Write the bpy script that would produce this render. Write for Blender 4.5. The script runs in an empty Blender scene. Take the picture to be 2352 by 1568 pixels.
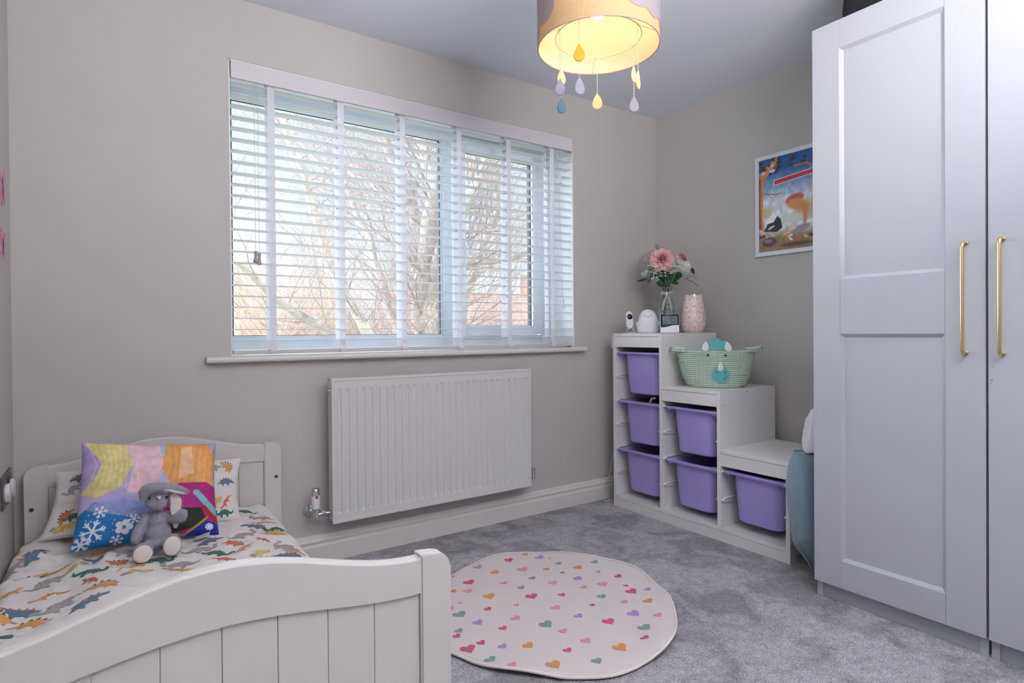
import bpy, bmesh, math, random
import numpy as np
from mathutils import Vector, Matrix, noise, geometry
random.seed(7)
V=Vector; PI=math.pi
COL=bpy.context.scene.collection
# ---------------------------------------------------------------- camera, world, lights, exposure
SC=bpy.context.scene
FPX,YAW,PITCH,ROLL,CH,CY=1336.74,.5977,-.0069,-.008,.9461,772.78
D,W,H,XL=2.4478,2.7422,2.2382,-.2761       # back wall y, right wall x, ceiling, left wall x
YB=-.75                                     # wall behind the camera
_F=V((math.sin(YAW)*math.cos(PITCH),math.cos(YAW)*math.cos(PITCH),math.sin(PITCH)))
_R0=V((math.cos(YAW),-math.sin(YAW),0)); _U0=_R0.cross(_F)
_R=_R0*math.cos(ROLL)+_U0*math.sin(ROLL); _U=_U0*math.cos(ROLL)-_R0*math.sin(ROLL)
CAM=V((0,0,CH))
cd=bpy.data.cameras.new('camera'); cam=bpy.data.objects.new('camera',cd); COL.objects.link(cam)
m=Matrix.Identity(4)
for i in range(3): m[i][0]=_R[i]; m[i][1]=_U[i]; m[i][2]=-_F[i]; m[i][3]=CAM[i]
cam.matrix_world=m; cd.sensor_width=36; cd.lens=36*FPX/2352; cd.shift_y=-(784-CY)/2352; cd.clip_start=.02; cd.clip_end=300
SC.camera=cam
def ray(u,v): return _F+_R*((u-1176)/FPX)+_U*((CY-v)/FPX)
def onY(u,v,y): d=ray(u,v); return CAM+d*(y/d.y)
def onX(u,v,x): d=ray(u,v); return CAM+d*(x/d.x)
def onZ(u,v,z): d=ray(u,v); return CAM+d*((z-CH)/d.z)
def atd(u,v,d): return CAM+ray(u,v)*d
world=bpy.data.worlds.new('world'); SC.world=world; world.use_nodes=True
nt=world.node_tree; nt.nodes.clear()
wo=nt.nodes.new('ShaderNodeOutputWorld'); wb=nt.nodes.new('ShaderNodeBackground')
tc=nt.nodes.new('ShaderNodeTexCoord'); sx=nt.nodes.new('ShaderNodeSeparateXYZ'); rp=nt.nodes.new('ShaderNodeValToRGB')
nt.links.new(tc.outputs['Generated'],sx.inputs[0]); nt.links.new(sx.outputs['Z'],rp.inputs[0])
rp.color_ramp.elements[0].position=0; rp.color_ramp.elements[0].color=(.88,.93,1,1)
rp.color_ramp.elements[1].position=.8; rp.color_ramp.elements[1].color=(.50,.68,1,1)
e=rp.color_ramp.elements.new(.3); e.color=(.72,.84,1,1)
nt.links.new(rp.outputs[0],wb.inputs[0]); wb.inputs[1].default_value=1.0
nt.links.new(wb.outputs[0],wo.inputs[0])
def light(name,kind,energy,color,loc,direction,**k):
    ld=bpy.data.lights.new(name,kind); ld.energy=energy; ld.color=color
    o=bpy.data.objects.new(name,ld); o.location=loc
    o.rotation_euler=V(direction).to_track_quat('-Z','Y').to_euler(); COL.objects.link(o)
    for a,b in k.items(): setattr(ld,a,b)
    return o
# the real sun, behind the house, on the trees; the bright open sky opposite the window; an added fill lamp, unseen behind the camera, aimed at the ceiling
light('sun','SUN',3.0,(1,.90,.76),(0,-8,12),(-.45,.62,-.62),angle=.01)
light('sky_light','SUN',25,(.84,.91,1),(1.2,14,9),(.55,-1,-.18),angle=math.radians(150))
light('bounce_fill','AREA',52,(1,.97,.96),(.9,-.30,1.65),(.1,.35,1),shape='RECTANGLE',size=.9,size_y=.6)
SC.view_settings.view_transform='Standard'; SC.view_settings.look='None'
SC.view_settings.gamma=1; SC.view_settings.use_curve_mapping=False; SC.view_settings.exposure=0.38
SC.render.film_transparent=False
try: SC.cycles.max_bounces=10; SC.cycles.transparent_max_bounces=24; SC.cycles.sample_clamp_indirect=6
except Exception: pass
# ---------------------------------------------------------------- materials
def lin(c):
    return tuple((x/255/12.92 if x/255<=.04045 else ((x/255+.055)/1.055)**2.4) for x in c)
MATS={}
def mat(name,c,rough=.5,metal=0,bump=0,bscale=200,var=0,vscale=8,spec=.5,sheen=0,coat=0,stretch=(1,1,1),vcol=False,trans=0,sub=0):
    if name in MATS: return MATS[name]
    M=bpy.data.materials.new(name); M.use_nodes=True; n=M.node_tree.nodes; l=M.node_tree.links; b=n['Principled BSDF']
    col=lin(c)+(1,)
    b.inputs['Base Color'].default_value=col; b.inputs['Roughness'].default_value=rough; b.inputs['Metallic'].default_value=metal
    b.inputs['Specular IOR Level'].default_value=spec; b.inputs['Sheen Weight'].default_value=sheen; b.inputs['Coat Weight'].default_value=coat
    src=None
    t=n.new('ShaderNodeTexCoord'); mp=n.new('ShaderNodeMapping'); mp.inputs['Scale'].default_value=stretch
    l.new(t.outputs['Object'],mp.inputs[0])
    if vcol:
        a=n.new('ShaderNodeVertexColor'); a.layer_name='col'; src=a.outputs[0]; l.new(src,b.inputs['Base Color'])
    if var:
        z=n.new('ShaderNodeTexNoise'); z.inputs['Scale'].default_value=vscale; z.inputs['Detail'].default_value=5; l.new(mp.outputs[0],z.inputs['Vector'])
        r=n.new('ShaderNodeMapRange'); r.inputs['From Min'].default_value=.3; r.inputs['From Max'].default_value=.7
        r.inputs['To Min'].default_value=1-var; r.inputs['To Max'].default_value=1+var; l.new(z.outputs[0],r.inputs[0])
        x=n.new('ShaderNodeVectorMath'); x.operation='SCALE'
        if src: l.new(src,x.inputs[0])
        else: x.inputs[0].default_value=col[:3]
        l.new(r.outputs[0],x.inputs['Scale']); l.new(x.outputs[0],b.inputs['Base Color'])
    if bump:
        z=n.new('ShaderNodeTexNoise'); z.inputs['Scale'].default_value=bscale; z.inputs['Detail'].default_value=3; l.new(mp.outputs[0],z.inputs['Vector'])
        k=n.new('ShaderNodeBump'); k.inputs['Strength'].default_value=bump; k.inputs['Distance'].default_value=.002
        l.new(z.outputs[0],k.inputs['Height']); l.new(k.outputs[0],b.inputs['Normal'])
    if trans:
        tr=n.new('ShaderNodeBsdfTranslucent'); tr.inputs[0].default_value=col; mx=n.new('ShaderNodeMixShader'); mx.inputs[0].default_value=trans
        l.new(b.outputs[0],mx.inputs[1]); l.new(tr.outputs[0],mx.inputs[2]); l.new(mx.outputs[0],n['Material Output'].inputs[0])
        if vcol: l.new(src,tr.inputs[0])
    MATS[name]=M; return M
def emis(name,c,s):
    M=bpy.data.materials.new(name); M.use_nodes=True; n=M.node_tree.nodes; n.clear()
    e=n.new('ShaderNodeEmission'); e.inputs[0].default_value=lin(c)+(1,); e.inputs[1].default_value=s
    o=n.new('ShaderNodeOutputMaterial'); M.node_tree.links.new(e.outputs[0],o.inputs[0]); return M
def thin_glass(name):
    M=bpy.data.materials.new(name); M.use_nodes=True; n=M.node_tree.nodes; l=M.node_tree.links; n.clear()
    t=n.new('ShaderNodeBsdfTransparent'); t.inputs[0].default_value=(.97,.985,.98,1); g=n.new('ShaderNodeBsdfGlossy'); g.inputs['Roughness'].default_value=.01
    x=n.new('ShaderNodeMixShader'); f=n.new('ShaderNodeFresnel'); f.inputs[0].default_value=1.3
    o=n.new('ShaderNodeOutputMaterial'); l.new(f.outputs[0],x.inputs[0]); l.new(t.outputs[0],x.inputs[1]); l.new(g.outputs[0],x.inputs[2]); l.new(x.outputs[0],o.inputs[0]); return M
# ---------------------------------------------------------------- mesh helpers (all coordinates are world metres)
def box(bm,x0,x1,y0,y1,z0,z1,bev=0,seg=2):
    if x0>x1:x0,x1=x1,x0
    if y0>y1:y0,y1=y1,y0
    if z0>z1:z0,z1=z1,z0
    vs=[bm.verts.new(p) for p in((x0,y0,z0),(x1,y0,z0),(x1,y1,z0),(x0,y1,z0),(x0,y0,z1),(x1,y0,z1),(x1,y1,z1),(x0,y1,z1))]
    fs=[bm.faces.new([vs[i] for i in f]) for f in((0,3,2,1),(4,5,6,7),(0,1,5,4),(1,2,6,5),(2,3,7,6),(3,0,4,7))]
    if bev:
        ed=list({e for f in fs for e in f.edges}); bmesh.ops.bevel(bm,geom=ed,offset=bev,segments=seg,affect='EDGES',profile=.5)
def B(*a,**k):
    bm=bmesh.new(); box(bm,*a,**k); return bm
def prism(bm,poly,axis,a0,a1):
    """extrude a 2D polygon along axis 'x','y','z' (poly in the two other axes, in order)"""
    def P(p,a): return {'x':(a,p[0],p[1]),'y':(p[0],a,p[1]),'z':(p[0],p[1],a)}[axis]
    A=[bm.verts.new(P(p,a0)) for p in poly]; C=[bm.verts.new(P(p,a1)) for p in poly]; n=len(poly)
    bm.faces.new(A); bm.faces.new(C[::-1])
    for i in range(n): bm.faces.new((A[i],C[i],C[(i+1)%n],A[(i+1)%n]))
    return bm
def tube(bm,pts,rad,n=8,cap=True,flat=1):
    pts=[V(p) for p in pts]
    if not hasattr(rad,'__len__'): rad=[rad]*len(pts)
    rings=[]; up=None
    for i,p in enumerate(pts):
        t=(pts[min(i+1,len(pts)-1)]-pts[max(i-1,0)])
        if t.length<1e-9: t=V((0,0,1))
        t.normalize()
        if up is None: up=t.orthogonal().normalized()
        up=(up-t*up.dot(t))
        if up.length<1e-6: up=t.orthogonal()
        up.normalize(); s=t.cross(up)
        rings.append([bm.verts.new(p+up*(math.cos(2*PI*k/n)*rad[i])+s*(math.sin(2*PI*k/n)*rad[i]*flat)) for k in range(n)])
    for a,b in zip(rings,rings[1:]):
        for k in range(n): bm.faces.new((a[k],a[(k+1)%n],b[(k+1)%n],b[k]))
    if cap and n>2: bm.faces.new(rings[0][::-1]); bm.faces.new(rings[-1])
    return bm
def T(pts,rad,n=8,**k): return tube(bmesh.new(),pts,rad,n,**k)
def lathe(bm,prof,c,n=24,a0=0,sx=1,sy=1,wob=None):
    rings=[]
    for r,z in prof:
        ring=[]
        for k in range(n):
            a=a0+2*PI*k/n; rr=max(r,1e-5)*(wob(a,z) if wob else 1)
            ring.append(bm.verts.new((c[0]+rr*math.cos(a)*sx,c[1]+rr*math.sin(a)*sy,c[2]+z)))
        rings.append(ring)
    for a,b in zip(rings,rings[1:]):
        for k in range(n): bm.faces.new((a[k],a[(k+1)%n],b[(k+1)%n],b[k]))
    bm.faces.new(rings[0][::-1]); bm.faces.new(rings[-1]); return bm
def ell(bm,c,r,rot=None,seg=16,rg=10):
    M=Matrix.Translation(V(c))@(rot.to_4x4() if rot else Matrix.Identity(4))@Matrix.Diagonal((r[0],r[1],r[2],1))
    bmesh.ops.create_uvsphere(bm,u_segments=seg,v_segments=rg,radius=1,matrix=M); return bm
def ball(c,r,**k): return ell(bmesh.new(),c,r if hasattr(r,'__len__') else (r,r,r),**k)
WL={}
def wloc(o): return WL.get(o.name,V((0,0,0)))
def link_mesh(name,me,m,parent=None,smooth=False,center=True):
    n=len(me.vertices); co=np.empty(n*3,dtype=np.float32); me.vertices.foreach_get('co',co); co=co.reshape(-1,3)
    c=V(((co.min(0)+co.max(0))/2).tolist()) if n else V((0,0,0))
    if parent is None: c.z=float(co[:,2].min())
    me.vertices.foreach_set('co',(co-np.array(c[:],dtype=np.float32)).ravel()); me.update()
    if m: me.materials.append(m)
    o=bpy.data.objects.new(name,me); COL.objects.link(o); WL[o.name]=c
    if parent: o.parent=parent; o.location=c-wloc(parent)
    else: o.location=c
    if smooth: me.polygons.foreach_set('use_smooth',[True]*len(me.polygons)); 
    return o
def obj(name,bm,m,parent=None,smooth=False,auto=None):
    bmesh.ops.recalc_face_normals(bm,faces=bm.faces)
    if smooth or auto:
        for f in bm.faces: f.smooth=True
    if auto:
        for e in bm.edges:
            if len(e.link_faces)==2 and e.calc_face_angle(0)>math.radians(auto): e.smooth=False
    me=bpy.data.meshes.new(name); bm.to_mesh(me); bm.free()
    return link_mesh(name,me,m,parent)
def meshobj(name,verts,faces,m,parent=None,smooth=True,colors=None):
    me=bpy.data.meshes.new(name); me.from_pydata(verts,[],faces); me.validate()
    if colors is not None:
        a=me.color_attributes.new('col','FLOAT_COLOR','POINT'); a.data.foreach_set('color',np.asarray(colors,dtype=np.float32).ravel())
    return link_mesh(name,me,m,parent,smooth)
def tag(o,label=None,cat=None,group=None,kind=None):
    if label:o['label']=label
    if cat:o['category']=cat
    if group:o['group']=group
    if kind:o['kind']=kind
    return o
def thing(name,label,cat,loc,group=None):
    o=bpy.data.objects.new(name,None); COL.objects.link(o); o.location=loc; WL[o.name]=V(loc); o.empty_display_size=.05
    return tag(o,label,cat,group)
def struct(o): o['kind']='structure'; return o
def copy_tree(o,off=V((0,0,0)),parent=None):
    c=o.copy(); COL.objects.link(c); WL[c.name]=wloc(o)+V(off)
    if parent: c.parent=parent
    else: c.location=o.location+V(off)
    for ch in list(o.children): copy_tree(ch,off,c)
    return c
def pip(x,y,poly):
    r=False; j=len(poly)-1
    for i in range(len(poly)):
        xi,yi=poly[i]; xj,yj=poly[j]
        if (yi>y)!=(yj>y) and x<(xj-xi)*(y-yi)/(yj-yi)+xi: r=not r
        j=i
    return r
def decal(bm,poly,fn,off=.0008,step=.008):
    """lay a flat printed shape (2D outline in surface parameters) onto the surface fn(a,b)"""
    pts=[]
    for i in range(len(poly)):
        a=V(poly[i]).to_2d(); b=V(poly[(i+1)%len(poly)]).to_2d(); k=max(1,int((b-a).length/step))
        for j in range(k): pts.append(a+(b-a)*(j/k))
    n=len(pts); xs=[p.x for p in pts]; ys=[p.y for p in pts]
    loop=[(p.x,p.y) for p in pts]; allp=list(pts)
    x=min(xs)+step*.5
    while x<max(xs):
        y=min(ys)+step*.5
        while y<max(ys):
            if pip(x,y,loop): allp.append(V((x,y)))
            y+=step
        x+=step
    vs,_,fs,_,_,_=geometry.delaunay_2d_cdt(allp,[],[list(range(n))],1,1e-6)
    e=1e-3; out=[]
    for p in vs:
        P=fn(p.x,p.y); N=(fn(p.x+e,p.y)-P).cross(fn(p.x,p.y+e)-P)
        N=N.normalized() if N.length>1e-12 else V((0,0,1))
        out.append(bm.verts.new(P+N*off))
    for f in fs:
        try: bm.faces.new([out[i] for i in f])
        except ValueError: pass
def grid(fn,a0,a1,na,b0,b1,nb):
    vs=[]; 
    for i in range(na+1):
        for j in range(nb+1): vs.append(tuple(fn(a0+(a1-a0)*i/na,b0+(b1-b0)*j/nb)))
    fs=[(i*(nb+1)+j,(i+1)*(nb+1)+j,(i+1)*(nb+1)+j+1,i*(nb+1)+j+1) for i in range(na) for j in range(nb)]
    return vs,fs
def smoothstep(x): x=min(1,max(0,x)); return x*x*(3-2*x)
def nz(x,y,z=0): return noise.noise(V((x,y,z)))
def remesh(bm,vox,name='tmp',smooth=2):
    me=bpy.data.meshes.new(name); bm.to_mesh(me); bm.free()
    o=bpy.data.objects.new(name,me); COL.objects.link(o)
    r=o.modifiers.new('r','REMESH'); r.mode='VOXEL'; r.voxel_size=vox
    s=o.modifiers.new('s','SMOOTH'); s.iterations=smooth; s.factor=.5
    dg=bpy.context.evaluated_depsgraph_get(); me2=bpy.data.meshes.new_from_object(o.evaluated_get(dg))
    bpy.data.objects.remove(o); bpy.data.meshes.remove(me); return me2
# ---------------------------------------------------------------- palette
WALL=mat('wall_paint',(194,190,187),.75,bump=.08,bscale=260,var=.015,vscale=3)
CEIL=mat('ceiling_paint',(226,230,240),.85,bump=.05,bscale=200)
WHITE=mat('white_satin_paint',(222,218,214),.4)
REVEAL=mat('reveal_white',(235,238,240),.6)
UPVC=mat('white_upvc',(226,234,242),.25)
LAM=mat('white_laminate',(228,226,226),.3)
WARD=mat('wardrobe_foil',(176,179,187),.38)
BEDW=mat('bed_lacquer',(208,203,200),.42)
RADW=mat('radiator_enamel',(214,212,212),.3)
SLAT=mat('slat_white',(232,236,242),.35)
TAPE=mat('tape_white',(226,226,232),.8,trans=.25)
CHROME=mat('chrome',(215,215,218),.12,metal=1)
BRASS=mat('brushed_brass',(222,196,140),.25,metal=1)
STEEL=mat('brushed_steel',(120,112,108),.35,metal=1)
BLACK=mat('black_plastic',(16,17,22),.35)
DARK=mat('dark_rubber',(24,28,36),.6)
PLAST=mat('white_plastic',(232,232,236),.35)
GLASS=thin_glass('window_glass')
# carpet
CARPET=bpy.data.materials.new('grey_carpet'); CARPET.use_nodes=True
n=CARPET.node_tree.nodes; l=CARPET.node_tree.links; b=n['Principled BSDF']; b.inputs['Roughness'].default_value=.95; b.inputs['Specular IOR Level'].default_value=.1; b.inputs['Sheen Weight'].default_value=.15
t=n.new('ShaderNodeTexCoord')
def nn(sc,det,dis=0,vec=None):
    z=n.new('ShaderNodeTexNoise'); z.inputs['Scale'].default_value=sc; z.inputs['Detail'].default_value=det; z.inputs['Distortion'].default_value=dis; l.new(vec or t.outputs['Object'],z.inputs['Vector']); return z
big=nn(5.5,4,.8); mid=nn(38,3,.4); fine=nn(330,2)
r1=n.new('ShaderNodeValToRGB'); r1.color_ramp.elements[0].position=.36; r1.color_ramp.elements[0].color=(.62,.62,.62,1); r1.color_ramp.elements[1].position=.56; r1.color_ramp.elements[1].color=(1,1,1,1); l.new(big.outputs[0],r1.inputs[0])
r2=n.new('ShaderNodeMapRange'); r2.inputs['From Min'].default_value=.3; r2.inputs['From Max'].default_value=.7; r2.inputs['To Min'].default_value=.82; r2.inputs['To Max'].default_value=1.15; l.new(mid.outputs[0],r2.inputs[0])
r3=n.new('ShaderNodeMapRange'); r3.inputs['From Min'].default_value=.3; r3.inputs['From Max'].default_value=.7; r3.inputs['To Min'].default_value=.45; r3.inputs['To Max'].default_value=1.45; l.new(fine.outputs[0],r3.inputs[0])
m1=n.new('ShaderNodeMath'); m1.operation='MULTIPLY'; l.new(r1.outputs[0],m1.inputs[0]); l.new(r2.outputs[0],m1.inputs[1])
m2=n.new('ShaderNodeMath'); m2.operation='MULTIPLY'; l.new(m1.outputs[0],m2.inputs[0]); l.new(r3.outputs[0],m2.inputs[1])
sc=n.new('ShaderNodeVectorMath'); sc.operation='SCALE'; sc.inputs[0].default_value=lin((176,174,180)); l.new(m2.outputs[0],sc.inputs['Scale']); l.new(sc.outputs[0],b.inputs['Base Color'])
k=n.new('ShaderNodeBump'); k.inputs['Strength'].default_value=.9; k.inputs['Distance'].default_value=.004; l.new(fine.outputs[0],k.inputs['Height']); l.new(k.outputs[0],b.inputs['Normal'])
# ---------------------------------------------------------------- room shell
WX0,WX1,WZ0,WZ1=.366,2.081,.862,2.003
YF=D+.24
struct(obj('floor',B(XL-.15,W+.15,YB-.15,D+.3,-.12,0),CARPET))
struct(obj('ceiling',B(XL-.15,W+.15,YB-.15,D+.3,H,H+.2),CEIL))
bm=bmesh.new()
box(bm,XL-.15,WX0,D,D+.3,0,H); box(bm,WX1,W+.15,D,D+.3,0,H); box(bm,WX0,WX1,D,D+.3,0,WZ0-.022); box(bm,WX0,WX1,D,D+.3,WZ1,H)
struct(obj('wall_back',bm,WALL))
struct(obj('wall_left',B(XL-.15,XL,YB,D,0,H),WALL)); struct(obj('wall_right',B(W,W+.15,YB,D,0,H),WALL))
struct(obj('wall_front',B(XL-.15,W+.15,YB-.15,YB,0,H),WALL))
SK=[(0,0),(.018,0),(.018,.070),(.015,.074),(.013,.082),(.0165,.088),(.0165,.093),(.011,.099),(.008,.108),(.006,.114),(0,.116)]
bm=bmesh.new(); prism(bm,[(D-a,b) for a,b in SK],'x',XL,W); struct(obj('baseboard_back',bm,WHITE))
bm=bmesh.new(); prism(bm,[(W-a,b) for a,b in SK],'y',YB,D-.018); struct(obj('baseboard_right',bm,WHITE))
bm=bmesh.new(); prism(bm,[(XL+a,b) for a,b in SK],'y',YB,D-.018); struct(obj('baseboard_left',bm,WHITE))
# ---------------------------------------------------------------- window
win=bpy.data.objects.new('window_1',None); COL.objects.link(win); win.location=(1.22,YF,WZ0); WL[win.name]=V(win.location); struct(win)
win['label']='white plastic window with wide fixed pane and narrow opening pane behind a slatted blind'
fy0,fy1=YF,YF+.036
bm=bmesh.new(); g=.006
box(bm,WX0,WX0+.034,fy0,fy1,WZ0,WZ1,.003); box(bm,2.036,WX1,fy0,fy1,WZ0,WZ1,.003)
box(bm,WX0+.034,2.036,fy0,fy1,WZ0,.932,.003); box(bm,WX0+.034,2.036,fy0,fy1,1.948,WZ1,.003); box(bm,1.402,1.468,fy0,fy1,.932,1.948,.003)
obj('window_frame',bm,UPVC,win)
bm=bmesh.new()      # stepped beads round the fixed pane
for a in ((.400,.410,.932,1.948),(1.39,1.402,.932,1.948)): box(bm,a[0],a[1],fy0+.012,fy1-.005,a[2],a[3],.001)
box(bm,.41,1.39,fy0+.012,fy1-.005,.932,.942,.001); box(bm,.41,1.39,fy0+.012,fy1-.005,1.938,1.948,.001)
obj('glazing_bead',bm,UPVC,win)
bm=bmesh.new()
for a in ((.410,.413,.94,1.94),(1.387,1.3905,.94,1.94)): box(bm,a[0],a[1],fy0+.010,fy1,a[2],a[3])
box(bm,.41,1.39,fy0+.012,fy0+.018,.941,.943); box(bm,.41,1.39,fy0+.012,fy0+.017,1.9365,1.939)
box(bm,2.0312,2.0358,fy0+.000,fy0+.02,.937,1.944); box(bm,1.4675,1.4698,fy0+.0,fy0+.02,.94,1.944); box(bm,1.47,2.031,fy0+.000,fy0+.02,1.9442,1.9478)
obj('rubber_gasket',bm,DARK,win)
obj('pane',B(.41,1.39,fy0+.018,fy0+.022,.94,1.94),GLASS,win)
sash=obj('casement_sash',(lambda bm:(box(bm,1.47,1.53,fy0-.02,fy1-.01,.935,1.944,.004),box(bm,1.962,2.031,fy0-.02,fy1-.01,.935,1.944,.004),box(bm,1.53,1.962,fy0-.02,fy1-.01,.935,.985,.004),box(bm,1.53,1.962,fy0-.02,fy1-.01,1.898,1.944,.004),bm)[-1])(bmesh.new()),UPVC,win)
obj('pane',B(1.53,1.962,fy0+.006,fy0+.010,.985,1.898),GLASS,sash)
bm=bmesh.new(); box(bm,1.530,1.532,fy0-.004,fy1-.008,.985,1.898); box(bm,1.9585,1.962,fy0-.004,fy1-.008,.985,1.898); box(bm,1.532,1.958,fy0+.0,fy0+.006,.985,.9865); box(bm,1.532,1.958,fy0+.0,fy0+.005,1.8965,1.898)
obj('rubber_gasket',bm,DARK,sash)
bm=bmesh.new(); box(bm,1.492,1.512,fy0-.034,fy0-.02,1.39,1.45,.004); tube(bm,[(1.502,fy0-.03,1.42),(1.502,fy0-.06,1.418),(1.508,fy0-.068,1.39),(1.512,fy0-.062,1.345),(1.506,fy0-.056,1.30)],[.008,.009,.009,.008,.007],10)
obj('window_handle',bm,PLAST,sash,auto=40)
bm=bmesh.new(); box(bm,1.49,1.80,fy0-.018,fy0+.0,1.955,1.975,.004); v=obj('trickle_vent',bm,PLAST,win)
obj('vent_slot',B(1.50,1.79,fy0-.0195,fy0-.014,1.957,1.961),DARK,v)
bm=bmesh.new(); box(bm,WX0-.001,WX0+.004,D+.003,YF,WZ0,WZ1); box(bm,WX1-.004,WX1+.001,D+.003,YF,WZ0,WZ1); box(bm,WX0,WX1,D+.003,YF,WZ1-.004,WZ1+.001)
obj('window_reveal',bm,REVEAL,win)
sl=bmesh.new(); prism(sl,[(D-.038,.843),(D-.041,.847),(D-.042,.853),(D-.041,.859),(D-.037,.863),(D+.0,.8635),(D+.0,.8415),(D-.037,.8415)],'x',.278,2.136)
box(sl,WX0,WX1,D-.001,YF,.8415,.8635); obj('window_sill',sl,WHITE,win)
# ---------------------------------------------------------------- venetian blind
bl=thing('venetian_blind','white wooden venetian blind with broad cloth tapes hanging across the window','blind',(1.22,D+.035,.87))
obj('valance',B(.373,2.076,D-.004,D+.008,1.931,1.998,.002),mat('valance_white',(214,208,214),.45),bl)
obj('head_rail',B(.375,2.074,D+.012,D+.062,1.955,1.995,.002),SLAT,bl)
bm=B(.376,2.073,D+.012,D+.062,-.0015,.0015,bev=.0012,seg=1); s0=obj('slat',bm,SLAT,bl)
base=wloc(bl); NS=24
for i in range(NS):
    z=.923+.0435*i
    o=s0 if i==0 else s0.copy()
    if i: COL.objects.link(o); o.parent=bl
    o.location=V((1.2245,D+.037,z))-base
    o.rotation_euler=((i*37%7-3)*.004,(i*53%5-2)*.0004,0)
obj('bottom_rail',B(.376,2.073,D+.012,D+.062,.871,.886,.002),mat('rail_white',(205,198,196),.45),bl)
for x in (.520,.800,1.082,1.374,1.660,1.940):
    bm=bmesh.new(); hw=.0135
    def ribbon(path,th=.0008):
        a=[[bm.verts.new((x+sx*hw+dx,y,z)) for sx in(-1,1)] for dx,y,z in path]
        for p,q in zip(a,a[1:]): bm.faces.new((p[0],p[1],q[1],q[0]))
    ribbon([(0,D+.0095,1.94),(0,D+.0095,.93),(-.002,D+.0085,.90),(.001,D+.004,.888),(.004,D+.003,.878),(.005,D+.006,.8695),(.004,D+.03,.8685)])
    ribbon([(0,D+.0645,1.96),(0,D+.0645,.88),(0,D+.06,.8685),(0,D+.03,.8685)])
    tp=obj('ladder_tape',bm,TAPE,bl)
    sb=bmesh.new()
    for i in range(NS): box(sb,x-.006,x+.006,D+.0098,D+.0645,.923+.0435*i-.0026,.923+.0435*i-.0018)
    obj('tape_rung',sb,TAPE,tp)['kind']='stuff'
CORD=mat('cord_white',(205,205,212),.8)
for (x,z0,z1,dx) in ((.457,1.94,1.270,0),(.470,1.94,1.262,0),(1.945,1.94,1.79,.045),(1.975,1.94,1.12,.03)):
    yy=D+.004
    c=obj('pull_cord',T([(x,D+.006,z0),(x+dx*.5,yy,(z0+z1)/2),(x+dx,yy,z1)],.0009,5),CORD,bl)
    bm=bmesh.new(); lathe(bm,[(.002,.004),(.0068,.002),(.0072,0),(.0055,-.012),(.0062,-.024),(.0095,-.034),(.0095,-.038),(.007,-.042)],(x+dx,yy,z1),14)
    obj('tassel',bm,mat('tassel_grey',(168,160,162) if x<1 else (200,198,200),.5) if x<1 else PLAST,c,smooth=True)
# ---------------------------------------------------------------- radiator
rx0,rx1,rz0,rz1,ry=.716,1.709,.178,.766,2.348
rad=thing('radiator','white fluted panel radiator on the wall beneath the window','radiator',(1.21,ry+.03,rz0))
xs=[rx0+.012]; dep=[0]
pit=(rx1-rx0-.03)/29
for i in range(29):
    c=rx0+.015+pit*(i+.5)
    for dx,d in((-.0095,0),(-.0060,1),(.0060,1),(.0095,0)): xs.append(c+dx); dep.append(d)
xs.append(rx1-.012); dep.append(0)
zs=[rz0+.012,rz0+.035,rz0+.047,rz1-.053,rz1-.041,rz1-.012]; zk=[0,0,1,1,0,0]
vs=[(x,ry+.0045*dep[i]*zk[j],z) for i,x in enumerate(xs) for j,z in enumerate(zs)]; nb=len(zs)
fs=[(i*nb+j,(i+1)*nb+j,(i+1)*nb+j+1,i*nb+j+1) for i in range(len(xs)-1) for j in range(nb-1)]
meshobj('front_panel',vs,fs,RADW,rad,smooth=False)
bm=bmesh.new(); 
for a in((rx0,rx0+.012,rz0,rz1),(rx1-.012,rx1,rz0,rz1)): box(bm,a[0],a[1],ry-.0025,ry+.004,a[2],a[3],.0015)
box(bm,rx0+.012,rx1-.012,ry-.0025,ry+.004,rz0,rz0+.012,.0015); box(bm,rx0+.012,rx1-.012,ry-.0025,ry+.004,rz1-.012,rz1-.0002,.0015)
obj('panel_rim',bm,RADW,rad)
obj('side_panel',B(rx0,rx0+.0015,ry+.003,ry+.047,rz0+.01,rz1,.0005),RADW,rad); obj('side_panel',B(rx1-.0015,rx1,ry+.003,ry+.047,rz0+.01,rz1,.0005),RADW,rad)
obj('rear_panel',B(rx0+.004,rx1-.004,ry+.040,ry+.046,rz0+.01,rz1-.01,.001),RADW,rad)
bm=bmesh.new(); box(bm,rx0,rx1,ry+.002,ry+.008,rz1-.004,rz1); box(bm,rx0,rx1,ry+.042,ry+.048,rz1-.004,rz1)
x=rx0+.01
while x<rx1: box(bm,x,x+.005,ry+.006,ry+.044,rz1-.0035,rz1-.0005); x+=.012
obj('top_grille',bm,RADW,rad)
for bx_ in(rx0+.12,rx1-.15): obj('wall_bracket',B(bx_,bx_+.03,ry+.0465,D,rz0+.05,rz1-.08),RADW,rad)
obj('bleed_plug',prism(bmesh.new(),[(ry+.02+.008*math.cos(a*PI/6),rz1-.05+.008*math.sin(a*PI/6)) for a in range(12)],'x',rx0-.006,rx0+.002),BRASS,rad)
vx,vy,vz=.655,ry+.022,.226
tv=obj('valve_body',(lambda bm:(tube(bm,[(vx,vy,vz-.014),(vx,vy,vz+.012)],.012,16),tube(bm,[(vx,D-.002,vz-.006),(vx-.002,vy+.03,vz-.006),(vx,vy,vz-.004)],.009,12),tube(bm,[(vx,vy,vz-.004),(rx0+.004,vy,vz-.004)],[.009,.008],12),tube(bm,[(vx+.022,vy,vz-.004),(vx+.038,vy,vz-.004)],.0125,6),tube(bm,[(vx,vy,vz+.01),(vx,vy,vz+.018)],.0155,20),bm)[-1])(bmesh.new()),CHROME,rad,auto=35)
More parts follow.
